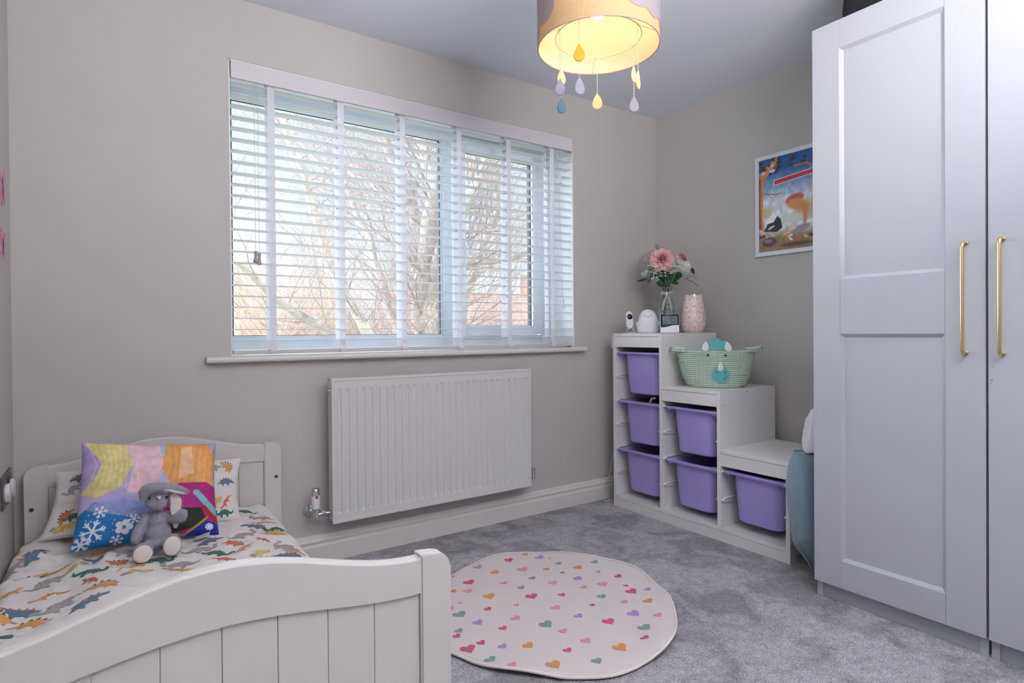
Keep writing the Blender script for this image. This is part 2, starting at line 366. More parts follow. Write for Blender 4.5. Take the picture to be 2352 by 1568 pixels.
obj('pipe_collar',T([(vx-.004,D-.0005,vz-.006),(vx-.004,D-.004,vz-.006),(vx-.004,D-.008,vz-.006)],[.026,.024,.013],24),CHROME,tv,auto=35)
tvh=obj('thermostatic_head',lathe(bmesh.new(),[(.010,0),(.015,.003),(.0165,.02),(.0165,.052),(.016,.056),(.0,.056)],(vx,vy,vz+.018),24),PLAST,rad,auto=50)
obj('head_cap',lathe(bmesh.new(),[(.0155,0),(.0155,.02),(.014,.026),(.010,.029),(0,.029)],(vx,vy,vz+.074),24),CHROME,tvh,auto=50)
obj('red_marker',prism(bmesh.new(),[(vx-.006,vz+.074),(vx+.006,vz+.074),(vx+.003,vz+.066),(vx,vz+.062),(vx-.003,vz+.066)],'y',vy-.0175,vy-.012),mat('marker_red',(170,30,30),.4),tvh)
lx=rx1+.026
obj('lockshield_valve',(lambda bm:(tube(bm,[(rx1,vy,.222),(lx,vy,.222)],.008,12),tube(bm,[(lx,vy,.205),(lx,vy,.235)],.0105,14),tube(bm,[(lx,vy,.235),(lx,vy,.262)],[.0105,.0095],14),tube(bm,[(lx,vy,.21),(lx,D-.002,.21)],.008,12),bm)[-1])(bmesh.new()),CHROME,rad,auto=35)
# ---------------------------------------------------------------- sockets and wall stickers on the left wall
so=thing('wall_socket','brushed steel double socket with white oval covers on left wall above the bed','socket',(XL,2.265,.49))
obj('socket_plate',B(XL,XL+.006,2.185,2.352,.448,.545,.002),STEEL,so)
for yy in (2.235,2.312):
    bm=bmesh.new(); prism(bm,[(yy+.024*math.cos(a*PI/12),.488+.027*math.sin(a*PI/12)) for a in range(24)],'x',XL+.005,XL+.017); obj('socket_cover',bm,PLAST,so)
obj('switch_rocker',B(XL+.005,XL+.011,2.268,2.282,.512,.532,.001),STEEL,so)
PK=mat('sticker_pink',(214,160,190),.6); PK2=mat('sticker_rose',(210,120,150),.6); DKP=mat('sticker_dark',(110,70,110),.6)
def butterfly(yc,zc,s,tilt,label,m1,m2):
    o=thing('butterfly_sticker',label,'wall sticker',(XL,yc,zc),'butterfly stickers on the left wall')
    up=[(0,.0),(.012,.03),(.03,.055),(.045,.058),(.05,.045),(.044,.02),(.03,.004),(.012,-.004)]
    lo=[(0,-.004),(.018,-.004),(.034,-.012),(.038,-.028),(.03,-.045),(.02,-.05),(.01,-.035),(.003,-.018)]
    for sg in(-1,1):
        for P,mm in((up,m1),(lo,m2)):
            pts=[]
            for a,b2 in P:
                a*=sg*s; b2*=s; pts.append((yc+a*math.cos(tilt)-b2*math.sin(tilt),zc+a*math.sin(tilt)+b2*math.cos(tilt)))
            obj('wing',prism(bmesh.new(),pts,'x',XL+.0002,XL+.0016),mm,o)
            cx=sum(p[0] for p in pts)/8; cz=sum(p[1] for p in pts)/8
            obj('wing_spot',prism(bmesh.new(),[(cx+(p[0]-cx)*.55,cz+(p[1]-cz)*.55) for p in pts],'x',XL+.0012,XL+.002),m2 if mm is m1 else m1,o)
    obj('body',T([(XL+.002,yc+.03*s*math.sin(-tilt),zc+.03*s),(XL+.002,yc,zc),(XL+.002,yc+.03*s*math.sin(tilt),zc-.03*s)],[.0008,.002,.0008],6),DKP,o)
butterfly(2.292,1.39,1.05,.25,'lilac butterfly sticker on left wall, the upper of the pair',PK,DKP if False else PK2)
butterfly(2.288,1.215,.85,-.1,'rose pink butterfly sticker on left wall, the lower of the pair',PK2,PK)
# ---------------------------------------------------------------- bed
BX0,BX1=-.247,.531; PX0,PX1=-.186,.469; BC=.13
bed=thing('child_bed','low white wooden child bed with wavy topped head and foot boards','bed',(.142,1.7,0))
def wav(x): 
    t=max(-1,min(1,(x-BC)/.335)); return .5+.5*math.cos(PI*t)
def endboard(name,y0,y1,front,hs,lift):
    fy,by=(y0,y1) if front<0 else (y1,y0)          # show face, back face
    bm=bmesh.new(); n=40
    top=[(PX0+(PX1-PX0)*i/n,.524+lift+.061*wav(PX0+(PX1-PX0)*i/n)) for i in range(n+1)]
    bot=[(PX0+(PX1-PX0)*i/n,.458+.034*wav(PX0+(PX1-PX0)*i/n)) for i in range(n+1)]
    r=.004
    vs=[];fs=[]
    prof=[(0,y0+r),(r*.3,y0+r*.3),(r,y0)]
    for i in range(n+1):
        x,zt=top[i]; zb=bot[i][1]
        vs+=[(x,y0,zb),(x,y0,zt-r),(x,y0+r*.3,zt-r*.3),(x,y0+r,zt),(x,y1-r,zt),(x,y1-r*.3,zt-r*.3),(x,y1,zt-r),(x,y1,zb)]
    for i in range(n):
        for k in range(8): a=i*8+k; b=i*8+(k+1)%8; fs.append((a,b,b+8,a+8))
    fs+=[tuple(range(8)),tuple(range(n*8+7,n*8-1,-1))]
    root=meshobj(name,vs,fs,BEDW,bed,smooth=False)
    root.data.polygons.foreach_set('use_smooth',[k<n*8 and (k%8) in(1,2,3,4,5) for k in range(len(fs))])
    for (a,b,sg) in((BX0,PX0,-1),(PX1,BX1,1)):
        c=.030; out=a if sg<0 else b; inn=b if sg<0 else a
        pts=[(inn,0),(out,0)]+[(out-sg*c+sg*c*math.cos(t*PI/16),.526+lift-c+c*math.sin(t*PI/16)) for t in range(9)]+[(inn,.530+lift*1.0)]
        bm=bmesh.new(); prism(bm,pts,'y',y0-.003,y1+.003); bmesh.ops.bevel(bm,geom=[e for e in bm.edges if abs(e.verts[0].co.y-e.verts[1].co.y)<1e-6],offset=.003,segments=2,affect='EDGES')
        p=obj('post',bm,BEDW,root,auto=40)
        bx=out-sg*.019; fc=y0-.003
        for yy,hh in (((y0-.003,-1),) if name=='headboard' else ((y1+.003,1),)):
            q=obj('bolt_cap',T([(bx,yy+hh*.0012,.392),(bx,yy-hh*.002,.392)],.0065,16),STEEL,root)
            obj('bolt_hole',T([(bx,yy+hh*.0016,.392),(bx,yy-hh*.001,.392)],.0032,6),BLACK,root)
    # tongue and groove boards
    xs=[PX0,-.117,-.034,.049,.132,.215,.297,.380,PX1]
    for a,b in zip(xs,xs[1:]):
        pts=[]; zt=.50
        obj('plank',B(a+.0004,b-.0004,y0+.006,y1-.006,.13,.500,.0012,seg=1),BEDW,root)
    obj('bottom_rail',B(PX0,PX1,y0,y1,.09,.14,.003),BEDW,root)
    return root
endboard('headboard',2.400,2.428,-1,0,0)
endboard('footboard',1.000,1.028,-1,0,0)
obj('side_rail',B(.468,.490,1.028,2.40,.13,.235,.003),BEDW,bed); obj('side_rail',B(-.232,-.21,1.028,2.40,.13,.235,.003),BEDW,bed)
for i in range(9): obj('bed_slat',B(-.21,.468,1.10+i*.145,1.16+i*.145,.118,.13,.001),BEDW,bed)
MC=.128
SHEET=mat('mattress_cotton',(222,220,218),.8)
mt=tag(obj('mattress',B(-.205,.462,1.036,2.388,.131,.245,.02,seg=3),SHEET),'white child mattress under the dinosaur duvet','mattress')
# duvet
COT=mat('duvet_cotton',(226,221,219),.85,bump=.06,bscale=900,sheen=.1)
def duvet(s,t):
    w0,r=(.300,.072) if s>0 else (.355,.042)
    a=abs(s); sg=1 if s>0 else -1
    drop=0
    if a<w0: x=MC+s; z=.288+.012*(1-(a/w0)**2)
    else:
        th=min((a-w0)/r,PI/2); x=MC+sg*(w0+r*math.sin(th)); z=.288-r+r*math.cos(th)
        ex=(a-w0)-r*PI/2
        if ex>0: z-=ex; drop=ex; x+=sg*.10*ex*(1 if sg>0 else 0)
    f=1-smoothstep((a-w0)/.12)*.5
    lw=1+1.3*smoothstep((.12-s)/.25)*smoothstep((1.9-abs(t-1.9))/.6)
    # wrinkles: broad puffs and ridges
    q=nz(s*5.5+3,t*3.4,1.7)*.012+nz(s*11+nz(s*4,t*4)*1.5,t*7,4.2)*.0065
    rd=1-abs(nz(s*6+t*4+1.1,t*5-s*3,9.1))*2.2; q+=max(0,rd)**3*.005
    q+=.004*nz(s*30,t*22,2)*smoothstep((t-1.9)/.2)
    z+=q*lw*f
    if drop>0: x+=sg*(.008*math.sin(t*26+2*math.sin(t*7))+.006*nz(t*14,s*5))*min(1,drop/.05)
    # big fold ridge by the wall, towards the pillow
    z+=.008*math.exp(-((s+.24+.15*(t-2.1))/.035)**2)*smoothstep((t-1.55)/.3)*(1-smoothstep((t-2.12)/.1))
    # puff near the wall
    z+=.010*math.exp(-((s+.28)/.09)**2)*smoothstep((2.2-t)/.35)
    # head end pushed up at right of pillow; foot end rounds off
    z-=.10*smoothstep((1.10-t)/.07)
    z+=.004*smoothstep((t-2.2)/.1)
    return V((max(x,XL+.004),t,z))
vs,fs=grid(duvet,-.50,.56,170,1.045,2.392,215)
dv=tag(meshobj('duvet',vs,fs,COT),'white cotton duvet printed with coloured dinosaurs spread over bed','duvet')
DC={'G':(62,112,98),'B':(98,122,138),'O':(214,158,88),'R':(212,112,92),'Y':(212,196,104),'S':(166,158,160),'D':(60,70,90)}
DM={k:mat('print_'+{'G':'green','B':'blue','O':'orange','R':'coral','Y':'yellow','S':'grey','D':'navy'}[k],c,.85) for k,c in DC.items()}
STG=[(-.5,-.06),(-.42,.03),(-.3,.09),(-.15,.2),(.05,.24),(.22,.16),(.33,.03),(.5,-.14),(.3,-.07),(.22,-.1),(.22,-.22),(.14,-.22),(.12,-.1),(-.05,-.1),(-.08,-.22),(-.16,-.22),(-.18,-.08),(-.32,-.07),(-.44,-.11)]
SPN=[[(-.34,.09),(-.36,.2),(-.26,.13)],[(-.22,.16),(-.22,.28),(-.12,.21)],[(-.07,.22),(-.04,.35),(.03,.24)],[(.08,.23),(.14,.34),(.17,.19)],[(.22,.15),(.3,.24),(.3,.07)]]
LNK=[(-.5,.13),(-.43,.21),(-.35,.18),(-.33,.08),(-.34,-.01),(-.27,-.04),(-.15,.1),(.02,.16),(.17,.11),(.28,-.02),(.4,-.06),(.5,.09),(.47,-.1),(.34,-.19),(.2,-.16),(.18,-.3),(.09,-.3),(.06,-.16),(-.09,-.16),(-.12,-.3),(-.2,-.3),(-.22,-.17),(-.36,-.16),(-.44,-.06),(-.43,.06)]
LIZ=[(-.5,.07),(-.42,.13),(-.25,.05),(0,.1),(.18,.05),(.38,-.03),(.5,-.2),(.34,-.1),(.18,-.06),(.14,-.18),(.08,-.16),(.06,-.06),(-.12,-.05),(-.16,-.18),(-.22,-.15),(-.24,-.03),(-.42,.03)]
ANK=[(-.3,-.12),(-.28,.06),(-.12,.18),(.08,.2),(.28,.12),(.45,-.02),(.5,.1),(.42,-.12),(.28,-.12),(.26,-.24),(.18,-.24),(.14,-.13),(-.1,-.13),(-.13,-.24),(-.21,-.24),(-.22,-.13)]
AHD=[(-.5,-.08),(-.44,.08),(-.32,.12),(-.22,.02),(-.27,-.1),(-.4,-.14)]
DOT=[(math.cos(a*PI/4)*.02,math.sin(a*PI/4)*.02) for a in range(8)]
PR={}
def put(key,fn,poly,c,sz,ang,mir,off=.0012):
    ca,sa=math.cos(ang),math.sin(ang)
    P=[(c[0]+sz*(mir*x*ca-y*sa),c[1]+sz*(mir*x*sa+y*ca)) for x,y in poly]
    decal(PR.setdefault(key,bmesh.new()),P,fn,off,.011)
def dino(fn,c,kind,sz,ang,mir):
    if kind in'BOR':
        put(kind,fn,STG,c,sz,ang,mir)
        k2={'B':'R','O':'G','R':'D'}[kind]
        for s in SPN: put(k2,fn,s,c,sz,ang,mir,.0014)
        k3={'B':'S','O':'Y','R':'Y'}[kind]
    elif kind in 'GS': put(kind,fn,LNK,c,sz,ang,mir); k3={'G':'Y','S':'D'}[kind]
    elif kind=='L': put('O',fn,LIZ,c,sz,ang,mir); k3='D'
    elif kind=='T': put('R',fn,LIZ,c,sz,ang,mir); k3='D'
    else: put('Y',fn,ANK,c,sz,ang,mir); put('S',fn,AHD,c,sz,ang,mir,.0014); k3='D'
    for (x,y) in((-.1,.08),(-.02,.02),(.06,.1),(.1,.0),(-.17,.02)):
        put(k3,fn,[(p[0]*.8+x,p[1]*.8+y*.8) for p in DOT],c,sz,ang,mir,.0016)
def flush(parent,name):
    for k,bm in list(PR.items()):
        o=obj(name,bm,DM[k],parent); o['kind']='stuff'
    PR.clear()
DN=[(140,930,'G',.2,-1),(545,930,'G',.1,-1),(340,1100,'S',.5,1),(265,960,'S',.5,-1),(290,1040,'L',.5,1),(610,1035,'O',0,1),(520,1130,'B',.45,-1),(110,1150,'B',.25,1),(190,1205,'O',.15,-1),(20,1300,'G',-.2,1),(40,1040,'L',.5,-1),(45,890,'S',.7,1),(310,875,'L',.4,1),(205,835,'B',.6,1),(440,893,'Y',.5,-1),(555,842,'B',-.1,1),(590,795,'O',.1,-1),(700,870,'R',-.1,1),(540,985,'T',-.2,1),(815,943,'Y',.3,1),(800,898,'L',.3,-1),(1060,905,'L',.1,1),(940,852,'G',.1,-1),(1065,870,'S',.15,1),(1235,735,'B',.4,-1),(1190,778,'S',.3,-1),(1290,800,'G',0,-1),(1385,745,'R',0,-1),(1435,685,'S',.4,-1),(1510,637,'B',0,1),(1565,604,'L',.2,1),(1620,668,'O',0,-1),(1555,575,'S',0,1),(1450,542,'G',0,1),(1700,738,'S',-.2,1),(1745,772,'L',-.1,1),(1540,793,'Y',.6,1),(1700,803,'B',0,-1),(1440,770,'L',.8,1),(1640,640,'G',.2,1),(1560,710,'T',-.2,1),(1330,840,'T',.1,1),(1560,840,'O',0,1),(120,780,'L',.5,1),(770,810,'S',0,1),(430,740,'O',0,1)]
for zx,zy,k,a,mi in DN:
    p=onZ(zx/2.579,960+zy/2.579,.297); s=p.x-MC
    if s>.33: s=.33+(s-.33)*1.2
    if abs(s)<.52 and 1.08<p.y<2.36:
        sz={'G':.088,'S':.10,'B':.088,'O':.088,'L':.088,'T':.07,'Y':.075,'R':.07}[k]
        p2=onZ(zx/2.579+6*math.cos(a*.8),960+zy/2.579-6*math.sin(a*.8),.297); wa=math.atan2(p2.y-p.y,p2.x-p.x)
        dino(duvet,(s,p.y),k,sz*1.08,wa,mi)
rr=random.Random(3)     # the hidden stretch behind the footboard and the side drop carry on the print
for s,t in((.0,1.30),(.12,1.22),(.25,1.32),(.22,1.14),(.36,1.22),(-.15,1.2),(-.3,1.3),(.05,1.12),(.40,1.45),(.35,1.6),(.22,1.48),(.27,1.7),(.12,1.40),(.45,1.7),(.46,1.95),(.45,2.2),(.40,1.85),(-.3,1.5),(-.36,1.75)):
    dino(duvet,(s,t),rr.choice('GSBOLYR'),.085,rr.uniform(-.6,.6),rr.choice((-1,1)))
flush(dv,'dinosaur_print')
# cushions: four corners, thickness, softness
def cush(c00,c10,c11,c01,th,pinch=.06,wr=.006,seed=0,pw=.5,nrm=None):
    c00,c10,c11,c01=map(V,(c00,c10,c11,c01))
    N=((c10-c00).cross(c01-c00)).normalized()
    def f(a,b,side=1):                             # a,b in metres-ish units scaled 0..1
        u,v=min(1,max(0,a)),min(1,max(0,b))
        uu,vv=2*u-1,2*v-1
        k=pinch
        u2=u-(uu*k*(1-vv*vv))*.5*abs(uu)**2; v2=v-(vv*k*(1-uu*uu))*.5*abs(vv)**2
        P=(c00*(1-u2)+c10*u2)*(1-v2)+(c01*(1-u2)+c11*u2)*v2
        h=max(0,(1-uu**4)*(1-vv**4))**pw
        w=nz(u*4+seed,v*4,side*3.)*wr+nz(u*9+seed,v*8,side*5.)*wr*.5
        return P+N*(side*(h*th*.5)+w*min(1,h*2))
    return f
def cushion_mesh(name,f,mfront,parent,n=60,colors=None,mback=None,back=True,nf=None):
    vs,fs=grid(lambda a,b:f(a,b,1),0,1,nf or n,0,1,nf or n)
    k=len(vs); c=None
    v2,f2=grid(lambda a,b:f(a,b,-1),0,1,n,0,1,n)
    if colors is None:
        return meshobj(name,vs+v2,fs+[tuple(x+k for x in q[::-1]) for q in f2],mfront,parent)
    o=meshobj(name,v2,[q[::-1] for q in f2],mback,parent)
    return o,(vs,fs)
# pillow
Wp,Hp=.52,.24
pf=cush((-.200,2.265,.325),(.362,2.250,.285),(.378,2.345,.492),(-.160,2.340,.515),.085,pinch=.05,wr=.012,seed=3)
pil=tag(cushion_mesh('pillow',pf,COT,None,n=70),'white pillow with dinosaur print leaning on the bed headboard','pillow')
PMAP=lambda a,b: pf(a/Wp,b/Hp,1)
def invp(f,zx,zy,sx,sy):   # photo point -> pillow parameters
    best=None
    for i in range(41):
        for j in range(21):
            P=f(i/40,j/20,1)-CAM; d=P.dot(_F); u=1176+FPX*P.dot(_R)/d; v=CY-FPX*P.dot(_U)/d
            e=(u-zx)**2+(v-zy)**2
            if best is None or e<best[0]: best=(e,i/40*sx,j/20*sy)
    return best[1:]
for zx,zy,k,a,mi in((480,365,'B',.1,1),(405,415,'S',.9,1),(440,580,'G',.2,-1),(290,610,'R',1.2,1),(365,700,'L',.8,1),(305,752,'Y',.1,1),(1265,285,'S',.3,1),(1395,290,'O',-.9,1),(1350,385,'B',.05,-1),(1275,510,'Y',.9,1),(1400,500,'T',1.2,1),(1340,580,'G',.1,1)):
    a0,b0=invp(pf,zx/2.579,960+zy/2.579,Wp,Hp)
    a0=min(max(a0,.045),Wp-.045); b0=min(max(b0,.035),Hp-.035)
    dino(PMAP,(a0,b0),k,.062,a,mi)
flush(pil,'dinosaur_print')
# printed cushion (plain stand-in picture: winter colours and snowflakes)
class Canvas:
    def __init__(s,w,h,c): s.w,s.h=w,h; s.a=np.zeros((h,w,3)); s.a[:]=c; s.Y,s.X=np.mgrid[0:1:h*1j,0:1:w*1j]
    def mix(s,c,m): m=np.clip(m,0,1)[...,None]; s.a=s.a*(1-m)+np.array(c,float)*m
    def ell(s,cx,cy,rx,ry,c,soft=.1,rot=0,al=1):
        x,y=s.X-cx,s.Y-cy; X=x*math.cos(rot)+y*math.sin(rot); Y=-x*math.sin(rot)+y*math.cos(rot)
        d=np.sqrt((X/rx)**2+(Y/ry)**2); s.mix(c,al*(1-d)/max(soft,1e-3)+.5)
    def poly(s,P,c,al=1):
        m=np.zeros_like(s.X,bool); j=len(P)-1
        for i in range(len(P)):
            xi,yi=P[i]; xj,yj=P[j]
            if yi!=yj: m^=((yi>s.Y)!=(yj>s.Y))&(s.X<(xj-xi)*(s.Y-yi)/(yj-yi)+xi)
            j=i
        s.mix(c,m*al)
    def line(s,P,wd,c,al=1):
        d=np.full_like(s.X,9.)
        for (x0,y0),(x1,y1) in zip(P,P[1:]):
            L=(x1-x0)**2+(y1-y0)**2+1e-12; t=np.clip(((s.X-x0)*(x1-x0)+(s.Y-y0)*(y1-y0))/L,0,1)
            d=np.minimum(d,np.hypot(s.X-x0-t*(x1-x0),s.Y-y0-t*(y1-y0)))
        s.mix(c,al*np.clip((wd-d)/(wd*.4)+.3,0,1))
    def noise(s,amp,n=14,seed=0):
        r=np.random.RandomState(seed); g=r.rand(n+1,n+1)
        yi=s.Y*(n-1e-6); xi=s.X*(n-1e-6); y0=yi.astype(int); x0=xi.astype(int); fy=yi-y0; fx=xi-x0; fy=fy*fy*(3-2*fy); fx=fx*fx*(3-2*fx)
        v=(g[y0,x0]*(1-fx)+g[y0,x0+1]*fx)*(1-fy)+(g[y0+1,x0]*(1-fx)+g[y0+1,x0+1]*fx)*fy
        s.a*=(1+amp*(v-.5)*2)[...,None]
    def linear(s):
        a=np.clip(s.a/255,0,1); return np.where(a<=.04045,a/12.92,((a+.055)/1.055)**2.4)
def printed(name,f,cv,m,parent,back=False):
    vs,fs=grid(lambda a,b:f(a,b),0,1,cv.w-1,0,1,cv.h-1)
    c=cv.linear().transpose(1,0,2).reshape(-1,3); c=np.concatenate([c,np.ones((len(c),1))],1)
    return meshobj(name,vs,fs,m,parent,colors=c)
cf=cush((-.118,2.135,.312),(.272,2.105,.296),(.282,2.232,.572),(-.090,2.225,.622),.10,pinch=.05,wr=.004,seed=9,pw=.55)
cv=Canvas(250,210,(186,176,214))
cv.ell(.4,.9,.4,.25,(168,196,232),.8); cv.ell(.1,.75,.25,.3,(176,160,206),.8); cv.ell(.93,.8,.2,.3,(168,158,206),.6); cv.noise(.05,7,1)
cv.poly([(.02,.98),(.40,1.0),(.46,.86),(.36,.74),(.30,.56),(.14,.46),(.0,.50),(.10,.62),(.16,.78)],(218,204,136)); cv.poly([(.30,1.0),(.55,1.0),(.60,.70),(.50,.48),(.34,.50),(.38,.74)],(228,190,202))
cv.poly([(.60,1.0),(.92,1.0),(1,.84),(.98,.52),(.84,.56),(.66,.52),(.58,.72)],(224,160,90)); cv.poly([(.72,.95),(.80,.98),(.82,.66),(.70,.60)],(236,190,150))
for i in range(9): cv.line([(.04+.045*i,.99),(.12+.035*i,.76),(.06+.045*i,.55)],.005,(236,228,190),.45)
for i in range(8): cv.line([(.62+.05*i,.98),(.64+.045*i,.76),(.60+.05*i,.56)],.005,(242,196,130),.45)
cv.poly([(.0,.0),(.62,.0),(.56,.30),(.46,.40),(.30,.44),(.12,.42),(.0,.30)],(40,122,190)); cv.poly([(.05,.36),(.2,.46),(.5,.46),(.58,.24),(.40,.26)],(168,160,210),.8)
cv.poly([(.62,.0),(1,0),(1,.5),(.92,.56),(.70,.56),(.58,.42)],(172,30,124)); cv.poly([(.64,.04),(.92,.14),(.88,.30),(.62,.32)],(34,40,26)); cv.poly([(.62,.0),(1,.0),(1,.12),(.9,.16),(.72,.02)],(36,40,150)); cv.line([(.64,.05),(.74,.02),(.92,.19)],.012,(170,150,50)); cv.line([(.84,.46),(1,.22)],.03,(120,190,196)); cv.line([(.9,.3),(1,.12)],.018,(190,30,36))
cv.noise(.05,9,2); cv.noise(.05,31,7)
for i in range(26):
    r=random.Random(i); x=r.uniform(.02,.55); y=r.uniform(.03,.36); cv.ell(x,y,.005,.005,(220,236,250),.3)
def flake(cx,cy,r,k=6,c=(236,242,250),w=.008):
    for i in range(k):
        a=i*2*PI/k+.2; dx,dy=math.cos(a)*r*.84,math.sin(a)*r
        cv.line([(cx,cy),(cx+dx,cy+dy)],w,c)
        for q in(-.6,.6):
            a2=a+q; cv.line([(cx+dx*.55,cy+dy*.55),(cx+dx*.55+math.cos(a2)*r*.34,cy+dy*.55+math.sin(a2)*r*.36)],w*.8,c)
flake(.13,.16,.10); flake(.17,.33,.055,w=.005); flake(.06,.05,.07); flake(.29,.05,.05,w=.005); flake(.40,.24,.045,w=.005); flake(.45,.06,.06,w=.006)
for i in range(5):
    a=i*2*PI/5; cv.ell(.335+.038*math.cos(a),.17+.045*math.sin(a),.024,.03,(238,240,246),.1)
flake(.93,.09,.035,8,w=.005)
FAB=mat('cushion_print',(255,255,255),.7,vcol=True); CUB=mat('cushion_back',(170,160,196),.8)
v2,f2=grid(lambda a,b:cf(a,b,-1),0,1,60,0,1,60)
cu=tag(meshobj('printed_cushion',v2,[q[::-1] for q in f2],CUB),'square cushion printed with pink, orange and blue winter picture and snowflakes','cushion')
printed('cushion_front',lambda a,b:cf(a,b,1),cv,FAB,cu)
lb=bmesh.new(); a=V((.205,2.10,.304)); 
vsx=[a,a+V((.04,-.002,.010)),a+V((.034,-.030,.002)),a+V((-.012,-.026,-.0035))]
f0=lb.faces.new([lb.verts.new(p) for p in vsx]); bmesh.ops.solidify(lb,geom=[f0],thickness=.0006)
obj('care_label',lb,PLAST,cu)
# ---------------------------------------------------------------- plush bunny (modelled in its own plane, sitting in front of the cushion)
FUR=mat('bunny_fur',(152,149,163),.95,bump=.8,bscale=420,var=.14,vscale=60,sheen=.5); PAD=mat('bunny_pad_cream',(222,212,206),.9,bump=.3,bscale=600,sheen=.3)
def Z(zx,zy,y): return onY(240+zx/7.13,1090+zy/7.13,y)
def el2(bm,zx,zy,y,rx,ry,rd,rot=0):
    c=Z(zx,zy,y); k=1.15e-3/7.13*1.0*(y/2.1)
    ell(bm,c,(rx*k,rd,ry*k*1.05),Matrix.Rotation(rot,3,'Y'),20,12)
yb=2.035
bm=bmesh.new()
el2(bm,862,400,yb-.005,200,165,.034)             # head
el2(bm,868,455,yb-.022,165,120,.028)             # muzzle
el2(bm,870,740,yb+.0,175,180,.030); el2(bm,860,940,yb-.002,235,220,.038); el2(bm,855,1080,yb-.004,225,160,.042)
def limb(pts,r):
    for (a,b) in zip(range(len(pts)-1),range(1,len(pts))):
        p,q=pts[a],pts[b]
        for t in range(7):
            t/=6; el2(bm,p[0]+(q[0]-p[0])*t,p[1]+(q[1]-p[1])*t,p[2]+(q[2]-p[2])*t,*( [(r[a]+(r[b]-r[a])*t)]*2 ),(r[a]+(r[b]-r[a])*t)*1.6e-4*1.0)
limb([(690,680,yb),(610,820,yb-.012),(545,960,yb-.022),(520,1060,yb-.03)],[75,80,92,88])
limb([(1060,640,yb),(1130,720,yb-.018),(1250,690,yb-.03),(1275,640,yb-.034)],[75,85,100,88])
limb([(760,1130,yb-.02),(670,1200,yb-.06),(640,1290,yb-.088)],[95,95,120])
limb([(980,1110,yb-.02),(1060,1130,yb-.055),(1110,1160,yb-.085)],[95,100,125])
el2(bm,632,1285,yb-.092,165,178,.020); el2(bm,1108,1152,yb-.090,160,205,.020)
me=remesh(bm,.0028,smooth=3)
bun=tag(link_mesh('plush_bunny',me,FUR,None,True),'floppy grey plush bunny sitting against the printed cushion with one ear over its head','soft toy')
def fuzz(o,parent,name,dens,ln,m,seed=1):
    r=random.Random(seed); me=o.data; vs=[];fs=[]; base=wloc(o)
    for p in me.polygons:
        for _ in range(dens if r.random()<1 else 0):
            if r.random()>.75: continue
            n=(p.normal+V((r.uniform(-.5,.5),r.uniform(-.5,.5),r.uniform(-.8,.2)))).normalized(); c=p.center+base+V([r.uniform(-.0012,.0012) for _ in range(3)])
            s=n.orthogonal().normalized()*.0005; k=len(vs); vs+=[tuple(c-s-p.normal*.0005),tuple(c+s-p.normal*.0005),tuple(c+n*ln*r.uniform(.5,1))]; fs.append((k,k+1,k+2))
    q=meshobj(name,vs,fs,m,parent,smooth=False); q['kind']='stuff'; return q
fuzz(bun,bun,'fur',1,.0038,FUR)
def pad(zx,zy,y,pts,th,name,m,par):
    bm=bmesh.new(); n=len(pts); k=1.15e-3/7.13; c=Z(zx,zy,y)
    ell(bm,c,(pts[0]*k,th,pts[1]*k),None,24,10); return obj(name,bm,m,par,smooth=True)
pad(628,1300,yb-.111,(146,152),.0055,'foot_pad',PAD,bun); pad(1108,1165,yb-.109,(138,172),.0055,'foot_pad',PAD,bun)
bm=bmesh.new(); prism(bm,[(Z(845,375,1.98).x,Z(845,362,1.98).z),(Z(930,355,1.98).x,Z(930,355,1.98).z),(Z(918,390,1.98).x,Z(918,388,1.98).z),(Z(888,408,1.98).x,Z(888,412,1.98).z)],'y',yb-.053,yb-.044); bmesh.ops.bevel(bm,geom=bm.edges[:],offset=.0012,segments=2,affect='EDGES')
obj('nose',bm,PAD,bun,smooth=True)
for zx,zy in((738,380),(1015,365)): obj('eye',ball(Z(zx,zy,yb-.031),.0032,seg=12,rg=8),BLACK,bun,smooth=True)
def spline_(P,k):
    out=[]
    for i in range(len(P)-1):
        a,b,c,d=P[max(i-1,0)],P[i],P[i+1],P[min(i+2,len(P)-1)]
        for j in range(k):
            t=j/k; out.append(.5*((2*b)+(c-a)*t+(2*a-5*b+4*c-d)*t*t+(3*b-a-3*c+d)*t*t*t))
    return out+[P[-1]]
def ear(name,path,wid,th,m,inner=None):
    bm=bmesh.new(); rings=[]
    P=spline_([Z(*p) for p in path],5); wid=[float(x) for x in np.interp(np.linspace(0,len(wid)-1,len(P)),range(len(wid)),wid)]; th=[float(x) for x in np.interp(np.linspace(0,len(th)-1,len(P)),range(len(th)),th)]; n=24
    for i,p in enumerate(P):
        t=(P[min(i+1,len(P)-1)]-P[max(i-1,0)]).normalized(); s=V((0,-1,0)).cross(t).normalized(); d=t.cross(s)
        w=wid[i]
        rings.append([bm.verts.new(p+s*(math.cos(2*PI*k/n)*w)+d*(math.sin(2*PI*k/n)*th[i])) for k in range(n)])
    for a,b in zip(rings,rings[1:]):
        for k in range(n): bm.faces.new((a[k],a[(k+1)%n],b[(k+1)%n],b[k]))
    bm.faces.new(rings[0]); bm.faces.new(rings[-1][::-1]); bmesh.ops.subdivide_edges(bm,edges=bm.edges[:],cuts=1,smooth=.6) if 0 else None
    return obj(name,bm,m,bun,smooth=True)
e1=ear('ear',[(640,400,yb-.020),(660,280,yb-.032),(760,215,yb-.044),(900,195,yb-.050),(1060,200,yb-.048),(1210,235,yb-.044),(1330,275,yb-.040),(1385,285,yb-.038)],[.009,.016,.015,.0125,.0125,.011,.008,.003],[.010,.012,.010,.007,.006,.006,.005,.002],FUR)
fuzz(e1,bun,'fur',2,.0035,FUR,4)
